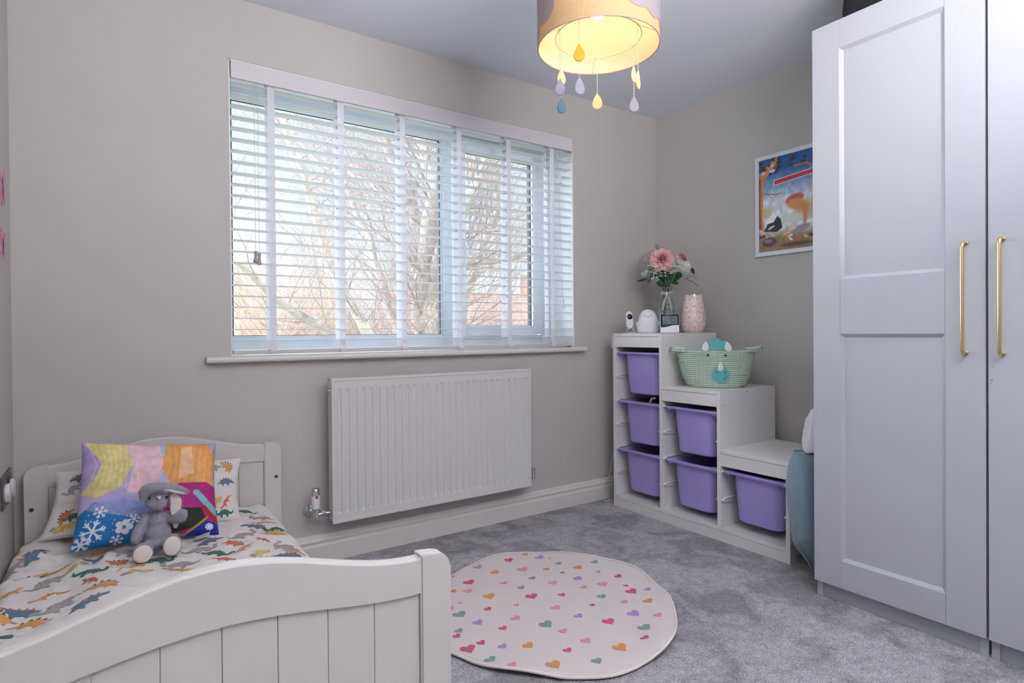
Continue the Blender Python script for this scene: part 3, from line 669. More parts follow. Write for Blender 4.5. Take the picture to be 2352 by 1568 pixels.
ear('ear_lining',[(960,245,yb-.047),(1040,243,yb-.048),(1180,275,yb-.045),(1300,297,yb-.041),(1360,298,yb-.039)],[.002,.0045,.006,.004,.002],[.007,.0065,.006,.005,.002],PAD)
e2=ear('ear',[(1060,300,yb-.014),(1120,330,yb-.022),(1165,430,yb-.024),(1170,560,yb-.022),(1170,700,yb-.016),(1165,830,yb-.012),(1155,880,yb-.012)],[.008,.014,.0175,.0165,.013,.008,.003],[.006,.006,.005,.005,.005,.004,.002],FUR)
ear('ear_lining',[(1100,320,yb-.0275),(1165,420,yb-.0285),(1165,560,yb-.0268),(1170,700,yb-.0215),(1162,830,yb-.0165),(1156,866,yb-.0155)],[.006,.0145,.0140,.010,.006,.003],[.002,.0022,.002,.002,.002,.001],PAD)
obj('chest_seam',T([Z(868,575,yb-.036),Z(870,640,yb-.0375),Z(872,740,yb-.0385)],.0007,5),mat('seam_grey',(96,94,106),.9),bun)
# ---------------------------------------------------------------- storage unit (stepped) and its tubs
XF,XB=2.239,2.672
Y0,Y1=2.3137,1.308; TZ,MZ,LZ=.937,.675,.413
tr=thing('storage_unit','white stepped storage frame holding lilac tubs against the right wall','storage unit',((XF+XB)/2,1.81,0))
pt=.018; d1,d2=1.979,1.643
def brd(name,*a,bev=.0012): return obj(name,B(*a,bev=bev),LAM,tr)
brd('side_panel',XF,XB,Y0-pt,Y0,0,TZ); brd('divider',XF,XB,d1-.009,d1+.009,.062,TZ); brd('divider',XF,XB,d2-.009,d2+.009,.062,MZ); brd('side_panel',XF,XB,Y1,Y1+pt,0,LZ)
cols=[(d1+.009,Y0-pt,TZ),(d2+.009,d1-.009,MZ),(Y1+pt,d2-.009,LZ)]
for a,b,z in cols:
    brd('top_board',XF,XB,a,b,z-.017,z); brd('front_rail',XF+.001,XF+.016,a,b,z-.073,z-.0185); brd('back_panel',XB-.012,XB-.004,a,b,.05,z-.01)
brd('bottom_board',XF,XB,Y1+pt,Y0-pt,.046,.062); brd('plinth',XF+.001,XF+.017,Y1+pt,Y0-pt,0,.045)
bm=bmesh.new()
for x,y,z in((XF+.035,d1-.0092,.875),(XF+.16,d1-.0092,.925),(XF+.035,d2-.0092,.610),(XF+.2,d2-.0092,.662),(XB-.03,d2-.0092,.62),(XB-.03,d2-.0092,.3),(XF+.04,Y1-.0002,.2)):
    prism(bm,[(x+.0028*math.cos(a*PI/4),z+.0028*math.sin(a*PI/4)) for a in range(8)],'y',y-.0004,y+.001)
obj('screw_cap',bm,mat('screw_grey',(70,72,80),.4),tr)['kind']='stuff'
RUN=mat('runner_plastic',(236,230,226),.4)
for ci,(a,b,z) in enumerate(cols):
    for k,zz in enumerate((.192,.322,.452,.582,.712,.842)):
        if zz>z-.06: continue
        for yy,sg in((b,-1),(a,1)):
            bm=bmesh.new(); y=yy+sg*.0
            P=[(XF+.006,zz-.011),(XF+.030,zz-.017),(XB-.03,zz-.017),(XB-.03,zz-.013),(XF+.032,zz-.013),(XF+.014,zz-.0085),(XF+.026,zz-.002),(XB-.03,zz-.002),(XB-.03,zz+.001),(XF+.022,zz+.001),(XF+.006,zz-.008)]
            prism(bm,P,'y',y,y+sg*.010); obj('runner',bm,RUN,tr)
LIL=mat('tub_lilac',(182,168,236),.38,trans=.12); LILI=None
def tub(root,cx,cy,zt):
    def rr(hx,hy,r,z,n=6,ox=0):
        out=[]
        for qx,qy,a0 in((1,1,0),(-1,1,PI/2),(-1,-1,PI),(1,-1,1.5*PI)):
            for k in range(n+1):
                a=a0+PI/2*k/n; out.append((cx+ox+qx*(hx-r)+r*math.cos(a),cy+qy*(hy-r)+r*math.sin(a),z))
        return out
    L=[rr(.170,.096,.035,zt-.222),rr(.176,.105,.04,zt-.216),rr(.190,.118,.05,zt-.060),rr(.193,.120,.052,zt-.012),rr(.213,.149,.022,zt-.010),rr(.2145,.1505,.022,zt-.002),rr(.2125,.1485,.022,zt),rr(.195,.122,.05,zt),rr(.190,.118,.05,zt-.006),rr(.186,.114,.048,zt-.06),rr(.172,.100,.038,zt-.212)]
    bm=bmesh.new(); rings=[[bm.verts.new(p) for p in r] for r in L]; n=len(rings[0])
    for a,b in zip(rings,rings[1:]):
        for k in range(n): bm.faces.new((a[k],a[(k+1)%n],b[(k+1)%n],b[k]))
    bm.faces.new(rings[0][::-1]); bm.faces.new(rings[-1])
    obj('tub_body',bm,LIL,root,auto=38)
    for sy in(-1,1):
        obj('stop_tab',B(cx-.196,cx-.176,cy+sy*.118,cy+sy*.142,zt-.022,zt-.010,.0015),LIL,root)
        obj('stop_tab',B(cx+.176,cx+.196,cy+sy*.118,cy+sy*.142,zt-.022,zt-.010,.0015),LIL,root)
T0=None
slots=[(0,.838,'top','tall column nearest window'),(0,.578,'middle','tall column nearest window'),(0,.317,'bottom','tall column nearest window'),(1,.578,'upper','middle column under the rope basket'),(1,.317,'lower','middle column under the rope basket'),(2,.322,'single','lowest step beside wardrobe')]
LB=['topmost lilac tub in the tall column of the storage frame nearest the window','lilac tub in the middle of the tall three-tub column of the storage frame','bottom lilac tub in the tall three-tub column of the storage frame','upper of two lilac tubs in the column below the green rope basket','lower of two lilac tubs in the column below the green rope basket','lilac tub alone in the lowest step of the storage frame by wardrobe']
for i,(c,zt,_,_) in enumerate(slots):
    a,b,_=cols[c]; cy=(a+b)/2; cx=XF+.002+.2145
    if T0 is None:
        T0=thing('storage_tub',LB[0],'tub',(cx,cy,zt-.222),'lilac tubs in the storage frame'); tub(T0,cx,cy,zt); base0=V((cx,cy,zt-.222))
    else:
        o=copy_tree(T0,V((cx,cy,zt-.222))-base0); o['label']=LB[i]
def cyc(c): a,b,_=cols[c]; return (a+b)/2
# toys showing inside tubs
hd=thing('toy_headset','black toy headset with white band lying in the middle tub of tall column','toy',(XF+.10,cyc(0)-.02,.56))
obj('body',B(XF+.05,XF+.20,cyc(0)-.09,cyc(0)+.06,.375,.585,.02),BLACK,hd)
obj('band',T([(XF+.062,cyc(0)-.045,.545),(XF+.058,cyc(0)-.045,.582),(XF+.060,cyc(0)-.05,.597),(XF+.062,cyc(0)-.075,.602)],.005,8),PLAST,hd,smooth=True)
tb=bmesh.new(); ell(tb,(XF+.12,cyc(1)-.045,.545),(.05,.05,.035)); ell(tb,(XF+.10,cyc(1)-.01,.54),(.04,.04,.035)); box(tb,XF+.07,XF+.17,cyc(1)-.08,cyc(1)+.03,.372,.52,.01)
tag(obj('toy_bear',tb,mat('toy_brown',(150,100,50),.9,bump=.5),None,smooth=True),'brown plush toy peeping out of the upper tub below the rope basket','toy')
for c,zz,colr,lab in((1,.12,(30,26,44),'dark toy box with a red stripe in lower tub of middle column'),(0,.12,(24,22,40),'dark toy box in the bottom tub of tall column'),(2,.125,(52,34,44),'dark toy box in the lowest step tub by the wardrobe'),(0,.64,(30,26,44),'dark toy box in the topmost tub of tall column')):
    y=cyc(c); t=tag(obj('toy_box',B(XF+.075,XF+.33,y-.075,y+.075,zz,zz+.115,.008),mat('toy_box_%d'%colr[0],colr,.6)),lab,'toy box')
    if lab.startswith('dark toy box with'): obj('stripe',B(XF+.072,XF+.0745,y-.04,y-.034,zz+.01,zz+.113),mat('marker_red',(170,30,30),.4),t)
# tag hanging beside the frame
tg=thing('paper_tag','white paper tag with red spot hanging off the storage frame side by window wall','tag',(XF+.03,Y0+.018,.85))
obj('card',B(XF+.02,XF+.022,Y0+.002,Y0+.034,.855,.930,.0005),mat('tag_card',(222,222,226),.7),tg)
obj('red_spot',prism(bmesh.new(),[(Y0+.012+.006*math.cos(a*PI/5),.924+.005*math.sin(a*PI/5)) for a in range(10)],'x',XF+.018,XF+.0205),mat('tag_red',(210,70,50),.6),tg)
obj('print',B(XF+.0185,XF+.0205,Y0+.008,Y0+.018,.890,.894),mat('tag_print',(110,120,160),.6),tg)
# charging cable
pts=[onY(1407,1054,D-.05),onY(1404,1068,D-.045),onY(1400,1088,D-.04),onY(1390,1105,D-.035),onY(1381,1122,D-.04),onY(1381,1133,D-.045)]
pz=onZ(1388,1149,.003); pts+=[V((pz.x,pz.y,.004)),V((2.30,pz.y-.02,.004)),V((2.34,2.345,.004)),V((2.55,2.36,.004))]
pts=[V((2.45,2.36,.50)),V((2.36,2.37,.44))]+pts
def spline(P,k=6):
    out=[]
    for i in range(len(P)-1):
        a,b,c,d=P[max(i-1,0)],P[i],P[i+1],P[min(i+2,len(P)-1)]
        for j in range(k):
            t=j/k; out.append(.5*((2*b)+(c-a)*t+(2*a-5*b+4*c-d)*t*t+(3*b-a-3*c+d)*t*t*t))
    return out+[P[-1]]
tag(obj('charging_cable',T(spline(pts),.0019,6),PLAST,None,smooth=True),'thin white cable trailing from behind the storage frame to the carpet','cable')
# ---------------------------------------------------------------- baby monitor camera
def frame_at(x,y,z):       # local frame facing the camera position: right, away
    c=V((x,y,z)); a=V((x,y,0)).normalized(); r=V((a.y,-a.x,0)); return c,r,a
def place(bm,c,r,a,tilt=0):
    M=Matrix(((r.x,a.x,0,c.x),(r.y,a.y,0,c.y),(0,0,1,c.z),(0,0,0,1)))@Matrix.Rotation(tilt,4,'X'); bmesh.ops.transform(bm,matrix=M,verts=bm.verts); return bm
c,r,a=frame_at(2.318,2.262,TZ)
r=(r*.93+a*.36).normalized(); a=V((-r.y,r.x,0))
mon=thing('baby_monitor_camera','small white camera on folding stand at the window end of storage frame','camera',c)
bm=bmesh.new(); n=28
P=[(.0185*math.cos(t*2*PI/n),(.029 if math.sin(t*2*PI/n)>0 else -.029)+.0185*math.sin(t*2*PI/n)) for t in range(n)]
prism(bm,P,'y',-.011,.009); bmesh.ops.bevel(bm,geom=[e for e in bm.edges if abs(e.verts[0].co.y-e.verts[1].co.y)<1e-7],offset=.004,segments=3,affect='EDGES')
hc=c+V((0,0,.072))-r*.004
obj('camera_head',place(bm,hc,r,a,-.16),PLAST,mon,auto=50)
obj('lens_ring',place(lathe(bmesh.new(),[(0,0),(.0148,0),(.0150,.002),(.013,.004),(0,.004)],(0,0,0),24),c,r,a).verts and (lambda b:(bmesh.ops.transform(b,matrix=Matrix.Rotation(PI/2,4,'X'),verts=b.verts),place(b,hc+V((0,0,.018))-a*.0085,r,a,-.16))[1])(lathe(bmesh.new(),[(0,0),(.0148,0),(.0150,.002),(.013,.004),(0,.004)],(0,0,0),24)),BLACK,mon,auto=50)
obj('lens',ball(hc+V((0,0,.019))-a*.0118,.006),mat('lens_blue',(40,60,90),.05,coat=1),mon,smooth=True)
obj('print',place(B(-.006,.006,-.0116,-.0108,-.028,-.026),hc,r,a,-.16),mat('print_grey',(150,155,165),.5),mon)
bm=bmesh.new(); box(bm,-.022,.026,-.022,.022,0,.006,.002)
obj('stand_base',place(bm,c+r*.012,r,a),mat('stand_grey',(205,208,216),.4),mon)
obj('stand_arm',T([c+r*.030+V((0,0,.005)),c+r*.018+a*.012+V((0,0,.030)),c+r*.008+a*.014+V((0,0,.055))],[.005,.005,.006],8,flat=1.4),PLAST,mon,smooth=True)
obj('power_lead',T([c-r*.012+V((0,0,.030)),c-r*.018+V((0,0,.012)),c-r*.022+V((0,0,.002)),c-r*.02+a*.05+V((0,0,.002))],.0012,5),PLAST,mon)
# ---------------------------------------------------------------- penguin night light
c,r,a=frame_at(2.355,2.165,TZ)
pg=thing('penguin_night_light','white rounded penguin night light with yellow beak between camera and clock','night light',c)
prof=[(.0,0),(.048,.0),(.0545,.004),(.0575,.012),(.0580,.026),(.0565,.045),(.0535,.062),(.0475,.082),(.0425,.098),(.0350,.112),(.0235,.122),(.0115,.1265),(0,.1275)]
bm=lathe(bmesh.new(),prof,(0,0,0),36,sy=.82)
for s in(-1,1): ell(bm,(s*.0555,0,.044),(.007,.014,.018),Matrix.Rotation(s*.25,3,'Y'),12,8)
me=remesh(place(bm,c,r,a),.0022,smooth=4)
SIL=mat('silicone_white',(228,229,234),.55,sub=0)
o=link_mesh('body',me,SIL,pg,True)
def surf_y(x,z):
    for (r0,z0),(r1,z1) in zip(prof,prof[1:]):
        if z0<=z<=z1 and z1>z0: rr=r0+(r1-r0)*(z-z0)/(z1-z0); break
    return -.82*math.sqrt(max(rr*rr-x*x,0))
for x in(-.0175,.0165): obj('eye',ball(c+r*x+a*(surf_y(x,.094)-.0002)+V((0,0,.094)),(.0028)),BLACK,pg,smooth=True)
bm=ell(bmesh.new(),(0,0,0),(.0075,.004,.0038)); obj('beak',place(bm,c+a*(surf_y(0,.086)-.0005)+V((0,0,.0862)),r,a),mat('beak_yellow',(232,190,40),.5),pg,smooth=True)
# ---------------------------------------------------------------- digital clock thermometer
c,r,a=frame_at(2.345,2.008,TZ)
r=(r*.99+a*.12).normalized(); a=V((-r.y,r.x,0))
ck=thing('digital_clock','white digital thermometer clock with dark blue face and grey display','clock',c)
TI=.10
def cb(name,m,*bx,bev=.001,par=None,tilt=-TI): return obj(name,place(B(*bx,bev=bev),c,r,a,tilt),m,par or ck)
body=cb('case',PLAST,-.047,.047,0,.016,.0018,.100,bev=.003)
bm=bmesh.new(); pts=[(-.0455,.098),(.0455,.098),(.0455,.041),(.030,.0415),(.012,.040),(-.010,.034),(-.028,.0305),(-.0455,.0305)]
prism(bm,pts[::-1],'y',-.0012,.0004); obj('face_plate',place(bm,c,r,a,-TI),mat('face_navy',(24,38,80),.6,spec=.2),ck)
cb('display',mat('lcd_grey',(112,128,126),.5,spec=.3),-.036,.038,-.0020,-.001,.045,.088,bev=0)
LCD=mat('lcd_ink',(42,50,54),.5)
SEG={'1':'bc','8':'abcdefg','5':'afgcd','3':'abgcd','.':'.', '2':'abged','0':'abcdef','7':'abc','6':'afgedc'}
def digits(txt,x,z,w,h):
    bm=bmesh.new(); t=h*.11
    for ch in txt:
        if ch=='.': box(bm,x-t*.2,x+t*.9,-.0023,-.0019,z,z+t); x+=t*1.8; continue
        if ch==' ': x+=w*.6; continue
        S={'a':(x,x+w,z+h-t,z+h),'d':(x,x+w,z,z+t),'g':(x,x+w,z+h/2-t/2,z+h/2+t/2),'f':(x,x+t,z+h/2,z+h),'b':(x+w-t,x+w,z+h/2,z+h),'e':(x,x+t,z,z+h/2),'c':(x+w-t,x+w,z,z+h/2)}
        for s in SEG[ch]: q=S[s]; box(bm,q[0],q[1],-.0023,-.0019,q[2],q[3])
        x+=w*1.35
    return obj('digits',place(bm,c,r,a,-TI),LCD,ck)
digits('18.5',-.008,.068,.009,.017); digits('53',.004,.048,.0085,.015); digits('20 26',-.032,.048,.0038,.008)
cb('title_print',mat('print_pale',(150,165,200),.5),-.022,.006,-.0018,-.0011,.0935,.0948,bev=0)
cb('title_print',mat('print_pale',(150,165,200),.5),-.040,-.008,-.0018,-.0011,.0395,.0405,bev=0)
for x in(.018,.026,.034): obj('button',place(B(x-.002,x+.002,-.001,.001,.017 if x!=.026 else .012,.020 if x!=.026 else .015,.0005),c,r,a,-TI),mat('stand_grey',(205,208,216),.4),ck)
obj('stand_leg',place(B(-.014,.014,.014,.040,.0,.004,.001),c,r,a),PLAST,ck)
# ---------------------------------------------------------------- glass vase and its bouquet
c=V((2.505,2.170,TZ)); TV=.262
VG=bpy.data.materials.new('pressed_glass'); VG.use_nodes=True; b=VG.node_tree.nodes['Principled BSDF']; b.inputs['Transmission Weight'].default_value=1; b.inputs['Roughness'].default_value=.02; b.inputs['IOR'].default_value=1.45; b.inputs['Base Color'].default_value=(.82,.93,.93,1)
vz_=thing('glass_vase','clear dimpled glass vase with white ribbon bow at its neck','vase',c)
prof=[(0,.0),(.034,.0),(.037,.004),(.0395,.02),(.042,.06),(.0435,.10),(.0425,.145),(.038,.175),(.031,.198),(.0265,.212),(.026,.222),(.029,.238),(.0345,.252),(.0355,.256)]
inner=[(max(r-.0035,0),max(z,.008)) for r,z in prof[::-1]]
def dim(a,z): return 1+.028*math.cos(a*14+ (PI if int(z/.0125)%2 else 0))*(1 if .02<z<.19 else 0)+.03*math.cos(a*10)*smoothstep((z-.24)/.01)
fine_=[]
for (r0,z0),(r1,z1) in zip(prof,prof[1:]):
    k=max(1,int(abs(z1-z0)/.006)); fine_+=[(r0+(r1-r0)*j/k,z0+(z1-z0)*j/k) for j in range(k)]
fine_.append(prof[-1])
obj('vase_body',lathe(bmesh.new(),fine_+inner,c,84,wob=dim),VG,vz_,smooth=True)
fr=(c-CAM); fr.z=0; fr.normalize(); rt=V((fr.y,-fr.x,0))
RIB=mat('ribbon_white',(236,236,240),.6)
bm=bmesh.new(); lathe(bm,[(.0275,.206),(.0285,.208),(.0285,.216),(.0275,.218),(.0268,.212)],c,30); rb=obj('ribbon',bm,RIB,vz_,smooth=True)
def strip(path,w,m,name,par,th=.0008):
    bm=bmesh.new(); prev=None
    for i,(p,ww,d) in enumerate(path):
        a=bm.verts.new(p+d*ww/2); b2=bm.verts.new(p-d*ww/2)
        if prev: bm.faces.new((prev[0],prev[1],b2,a))
        prev=(a,b2)
    bmesh.ops.solidify(bm,geom=bm.faces[:],thickness=th); return obj(name,bm,m,par,smooth=True)
kn=c-fr*.033+V((0,0,.210))+rt*.003
U=V((0,0,1))
strip([(kn,.010,rt),(kn-rt*.010-U*.03-fr*.008,.012,rt),(kn-rt*.018-U*.06-fr*.014,.012,rt),(kn-rt*.021-U*.088-fr*.015,.012,rt)],0,RIB,'ribbon_tail',rb)
strip([(kn,.010,rt),(kn+rt*.010-U*.025-fr*.008,.012,rt),(kn+rt*.018-U*.045-fr*.013,.009,rt),(kn+rt*.025-U*.075-fr*.015,.010,rt),(kn+rt*.027-U*.105-fr*.015,.002,rt)],0,RIB,'ribbon_tail',rb)
for s in(-1,1):
    strip([(kn,.006,U),(kn+rt*s*.014+U*.010-fr*.006,.013,U),(kn+rt*s*.029+U*.010-fr*.006,.015,U),(kn+rt*s*.034+U*.006+fr*.001,.012,U),(kn+rt*s*.026+U*.003+fr*.004,.010,U),(kn+rt*s*.010+fr*.001,.006,U)],0,RIB,'ribbon_loop',rb)
obj('ribbon_knot',ball(kn-fr*.002+U*.006,(.006,.005,.011)),RIB,rb,smooth=True)
bq=thing('flower_bouquet','bouquet with large pink rose, white blooms, driftwood twigs and green leaves in glass vase','flowers',c+V((0,0,.01)))
DV=c.dot(_F)-0; VD=(c-CAM).dot(_F)
def Q(zx,zy,dd=0): return atd(1440+zx/6.532,540+zy/6.532,VD+dd)
GRN=[mat('leaf_green',(46,92,58),.5,trans=.15),mat('leaf_dark',(30,66,46),.5,trans=.15),mat('leaf_sage',(120,152,140),.7)]
ROSE=[mat('rose_pink',(238,190,192),.6,trans=.25),mat('rose_deep',(208,128,142),.6,trans=.2),mat('rose_light',(234,178,182),.6,trans=.25)]
WHT=mat('petal_white',(234,238,230),.6,trans=.2); BUD=mat('bud_white',(214,226,226),.55); STEM=mat('stem_green',(66,96,56),.6); WOOD=mat('driftwood',(150,142,142),.8,var=.2,vscale=60)
def petal(center,axis,side,L,Wd,curl,m,name,par,cup=.3,n=5):
    """a cupped petal that starts at center, runs along axis (length L) with its width along side"""
    nrm=axis.cross(side).normalized(); vs=[];fs=[]
    for i in range(n+1):
        t=i/n; w=Wd*math.sin(PI*min(1,.12+t*.80))**.7*(1 if t<.85 else 1-.25*(t-.85)/.15); bend=curl*t*t
        for j in range(n+1):
            q=2*j/n-1; vs.append(tuple(center+axis*(L*t*math.cos(bend))+nrm*(L*t*math.sin(bend)+cup*w*q*q)+side*(w*q)))
    fs=[(i*(n+1)+j,(i+1)*(n+1)+j,(i+1)*(n+1)+j+1,i*(n+1)+j+1) for i in range(n) for j in range(n)]
    return meshobj(name,vs,fs,m,par)
def rose(cen,dirn,R,name,seed,pal):
    rr=random.Random(seed); dirn=dirn.normalized(); s1=dirn.orthogonal().normalized(); s2=dirn.cross(s1)
    core=obj(name,ball(cen,(R*.2,R*.2,R*.2),seg=12,rg=8),pal[1],bq,smooth=True)
    for layer,(cnt,rad,op) in enumerate(((4,.06,.05),(5,.14,.18),(6,.26,.38),(7,.40,.62),(8,.54,.92),(8,.66,1.25))):
        for k in range(cnt):
            a=2*PI*(k+.5*(layer%2)+rr.uniform(-.1,.1))/cnt; o=s1*math.cos(a)+s2*math.sin(a); sd=dirn.cross(o)
            st=cen+o*(R*rad*.6)-dirn*(R*.35)*(1-.3*layer/5)
            ax=(dirn*math.cos(op)+o*math.sin(op)).normalized()
            petal(st,ax,sd,R*(.58+.035*layer)*rr.uniform(.94,1.08),R*(.17+.055*layer),.12-.17*layer,pal[0] if layer>2 else pal[1] if layer<2 else pal[2],'petal',core,cup=.55-.06*layer)
    return core
rose(Q(535,345,-.055),-_F+V((0,0,.25))+_R*-.05,.062,'rose',1,[ROSE[0],ROSE[1],ROSE[2]])
rose(Q(850,330,.03),-_F*.5+V((0,0,.6))+_R*.6,.040,'rose',2,[ROSE[0],ROSE[1],ROSE[2]])
# white hydrangea-like bloom made of many four-petalled florets
hy=obj('white_bloom',ball(Q(870,480,-.02),.026,seg=12,rg=8),WHT,bq,smooth=True); hc=Q(870,480,-.02); rr=random.Random(5)
for i in range(34):
    d=V((rr.gauss(0,1),rr.gauss(0,1),rr.gauss(0,1))).normalized()
    if d.dot(_F)>.4: d=-d
    p=hc+V((d.x*.030,d.y*.030,d.z*.036)); s1=d.orthogonal().normalized(); s2=d.cross(s1); bm=bmesh.new(); a0=rr.random()*PI
    for k in range(5):
        a=a0+k*2*PI/5; o=s1*math.cos(a)+s2*math.sin(a); sd=d.cross(o); L=rr.uniform(.009,.015)
        q=[p,p+o*L*.5+sd*L*.28+d*.002,p+o*L+d*.0035,p+o*L*.5-sd*L*.28+d*.002]; bm.faces.new([bm.verts.new(x) for x in q])
    obj('floret',bm,WHT,hy)
# bud sprigs
for zx,zy,dd in((340,480,-.03),(300,540,-.02),(430,560,-.05),(380,640,-.045),(700,440,-.05),(770,480,-.055),(650,560,-.05),(560,580,-.055),(770,400,-.05),(250,590,-.01),(460,650,-.05),(720,530,-.05)):
    p=Q(zx,zy,dd); bm=bmesh.new(); st=bmesh.new(); ap=Q(590,790,0); tube(st,[ap,ap*.5+p*.5+V((0,0,.008)),p],.0008,4)
    s=obj('bud_sprig',st,STEM,bq)
    for k in range(9): ell(bm,p+V([rr.uniform(-.011,.011) for _ in range(3)]),(.0030,.0030,.0042),Matrix.Rotation(rr.random()*2,3,'X')@Matrix.Rotation(rr.random()*2,3,'Y'),7,5)
    obj('bud',bm,BUD,s,smooth=True)['kind']='stuff'
def leaf(p,ax,L,Wd,m,up=None,curl=.3):
    ax=ax.normalized(); s=ax.cross(up or V((-_F.x,-_F.y,.6))).normalized(); vs=[];n=6
    nr=s.cross(ax)
    for i in range(n+1):
        t=i/n; w=Wd*math.sin(PI*min(.98,t*.96+.02))**.8
        for q in(-1,0,1): vs.append(tuple(p+ax*(L*t)+s*(w*q)+nr*(.12*w*abs(q)-curl*L*t*t)))
    fs=[(i*3+j,i*3+j+1,i*3+4+j,i*3+3+j) for i in range(n) for j in range(2)]
    return meshobj('leaf',vs,fs,m,bq)
def leafpx(x0,y0,x1,y1,w,m,dd=-.04,curl=.1): a=Q(x0,y0,dd); b2=Q(x1,y1,dd-.005); leaf(a,b2-a,(b2-a).length,w*.00038*1.0,m,curl=curl)
for L in((330,650,150,685,22,1),(360,660,300,710,22,0),(600,640,690,600,60,0),(640,700,780,720,38,0),(540,650,560,560,55,0),(500,690,460,740,35,1),(560,770,520,640,60,0),(620,700,700,560,60,0),(430,560,350,640,40,1),(950,480,1018,580,32,1),(700,620,790,650,50,0),(740,560,830,620,46,1),(520,760,440,700,36,0),(560,700,600,770,50,1),(480,600,420,540,50,1),(650,520,610,600,60,1),(590,520,540,600,60,1),(800,640,740,560,50,1),(400,440,330,520,40,1),(420,150,500,200,22,2),(470,170,420,130,16,2),(480,190,440,220,18,2),(500,200,560,180,18,2)):
    leafpx(*L[:4],L[4],GRN[L[5]],dd=-.03 if L[5]<2 else -.02)
for i in range(26):   # dense leaf mass under the blooms
    a0=rr.uniform(0,2*PI); p=Q(600,740,0); ax=V((math.cos(a0),math.sin(a0),rr.uniform(.5,1.4))); st=p+ax.normalized()*rr.uniform(.015,.045)
    leaf(st,ax,rr.uniform(.035,.055),rr.uniform(.009,.014),rr.choice(GRN[:2]),curl=.2)
for x,y in((430,140),(440,200),(490,150),(415,180),(510,205),(465,165)):
    ob=obj('berry',ball(Q(x,y,-.015),.0030,seg=8,rg=6),GRN[2],bq,smooth=True)
# fine sprig hanging at right
sp=[Q(860,640,-.03),Q(960,690,-.04),Q(1080,770,-.045)]; s=obj('fern_sprig',T(sp,.0008,4),STEM,bq); bm=bmesh.new()
for i in range(40):
    t=i/39; p=sp[0].lerp(sp[1],t*2) if t<.5 else sp[1].lerp(sp[2],t*2-1); d=V((rr.uniform(-1,1),rr.uniform(-1,1),rr.uniform(-.6,1))).normalized()*rr.uniform(.008,.016)*(1-.5*t); q=d.orthogonal().normalized()*.0016
    bm.faces.new([bm.verts.new(x) for x in(p,p+d*.5+q,p+d,p+d*.5-q)])
obj('frond',bm,GRN[0],s)['kind']='stuff'
sp=[Q(900,620,-.02),Q(990,600,-.03),Q(1040,650,-.03)]; s=obj('fern_sprig',T(sp,.0008,4),STEM,bq); bm=bmesh.new()
for i in range(30):
    t=i/29; p=sp[0].lerp(sp[1],t*2) if t<.5 else sp[1].lerp(sp[2],t*2-1); d=V((rr.uniform(-1,1),rr.uniform(-1,1),rr.uniform(-.6,1))).normalized()*rr.uniform(.008,.014); q=d.orthogonal().normalized()*.0016
    bm.faces.new([bm.verts.new(x) for x in(p,p+d*.5+q,p+d,p+d*.5-q)])
obj('frond',bm,GRN[2],s)['kind']='stuff'
# driftwood twigs
for x0,y0,x1,y1,x2,y2,rad in((560,480,320,270,245,335,.0038),(560,500,360,330,200,400,.0042),(560,520,340,360,165,395,.0036),(560,530,330,400,160,440,.0034),(560,540,300,430,205,545,.003),(560,560,330,420,220,450,.0034),(540,480,420,240,300,270,.003),(560,500,300,300,180,385,.003),(540,460,440,190,420,130,.0015)):
    obj('driftwood_twig',T(spline([Q(600,720,.01),Q(x0,y0,.0),Q(x1,y1,-.02),Q(x2,y2,-.02)],4),[rad*.7]*5+[rad*1.2]*6+[rad*.9]*2,6),WOOD,bq,smooth=True)
for i in range(9):
    a0=i*2*PI/9; tp=Q(590+70*math.cos(a0),700+20*math.sin(a0),.015*math.sin(a0)); bt=c+V((.024*math.cos(a0+2),.024*math.sin(a0+2),.012)); nk=c+V((.014*math.cos(a0),.014*math.sin(a0),.215))
    obj('stem',T(spline([bt,bt*.5+nk*.5,nk,tp],3),.0017,6),STEM,bq,smooth=True)
# ---------------------------------------------------------------- daisy vase
c=V((2.578,2.046,TZ)); dvz=thing('daisy_vase','pink ceramic vase with scalloped rim and raised daisies','vase',c)
def dfr(a,z): return 1
prof=[(.0,.0),(.040,.0),(.046,.003),(.055,.014),(.062,.035),(.0645,.06),(.0635,.09),(.059,.125),(.0535,.16),(.049,.185),(.0475,.2)]
N=72; hgt=.205
def vprof(z):
    for (r0,z0),(r1,z1) in zip(prof,prof[1:]):
        if z0<=z<=z1 and z1>z0: return r0+(r1-r0)*(z-z0)/(z1-z0)
    return prof[-1][0]
CER=mat('daisy_ceramic',(230,204,202),.3,bump=.5,bscale=110,var=.08,vscale=50,coat=.4)
bm=bmesh.new(); zs_=[0,.0002,.003,.008,.014,.022,.035,.05,.065,.08,.095,.11,.125,.14,.155,.17,.182,.19]
out=[];inn=[]
for z in zs_: out.append([bm.verts.new((c.x+vprof(z)*math.cos(2*PI*k/N),c.y+vprof(z)*math.sin(2*PI*k/N),c.z+z)) for k in range(N)])
def top(k): return .196+.0095*abs(math.sin(2*PI*k/N*3.5+.6))
out.append([bm.verts.new((c.x+.0478*math.cos(2*PI*k/N),c.y+.0478*math.sin(2*PI*k/N),c.z+top(k))) for k in range(N)])
out.append([bm.verts.new((c.x+.0440*math.cos(2*PI*k/N),c.y+.0440*math.sin(2*PI*k/N),c.z+top(k)-.0005)) for k in range(N)])
for z in(.18,.12,.06,.01): out.append([bm.verts.new((c.x+(vprof(z)-.005)*math.cos(2*PI*k/N),c.y+(vprof(z)-.005)*math.sin(2*PI*k/N),c.z+z)) for k in range(N)])
for a,b2 in zip(out,out[1:]):
    for k in range(N): bm.faces.new((a[k],a[(k+1)%N],b2[(k+1)%N],b2[k]))
bm.faces.new(out[0][::-1]); bm.faces.new(out[-1]); obj('vase_body',bm,CER,dvz,auto=50)
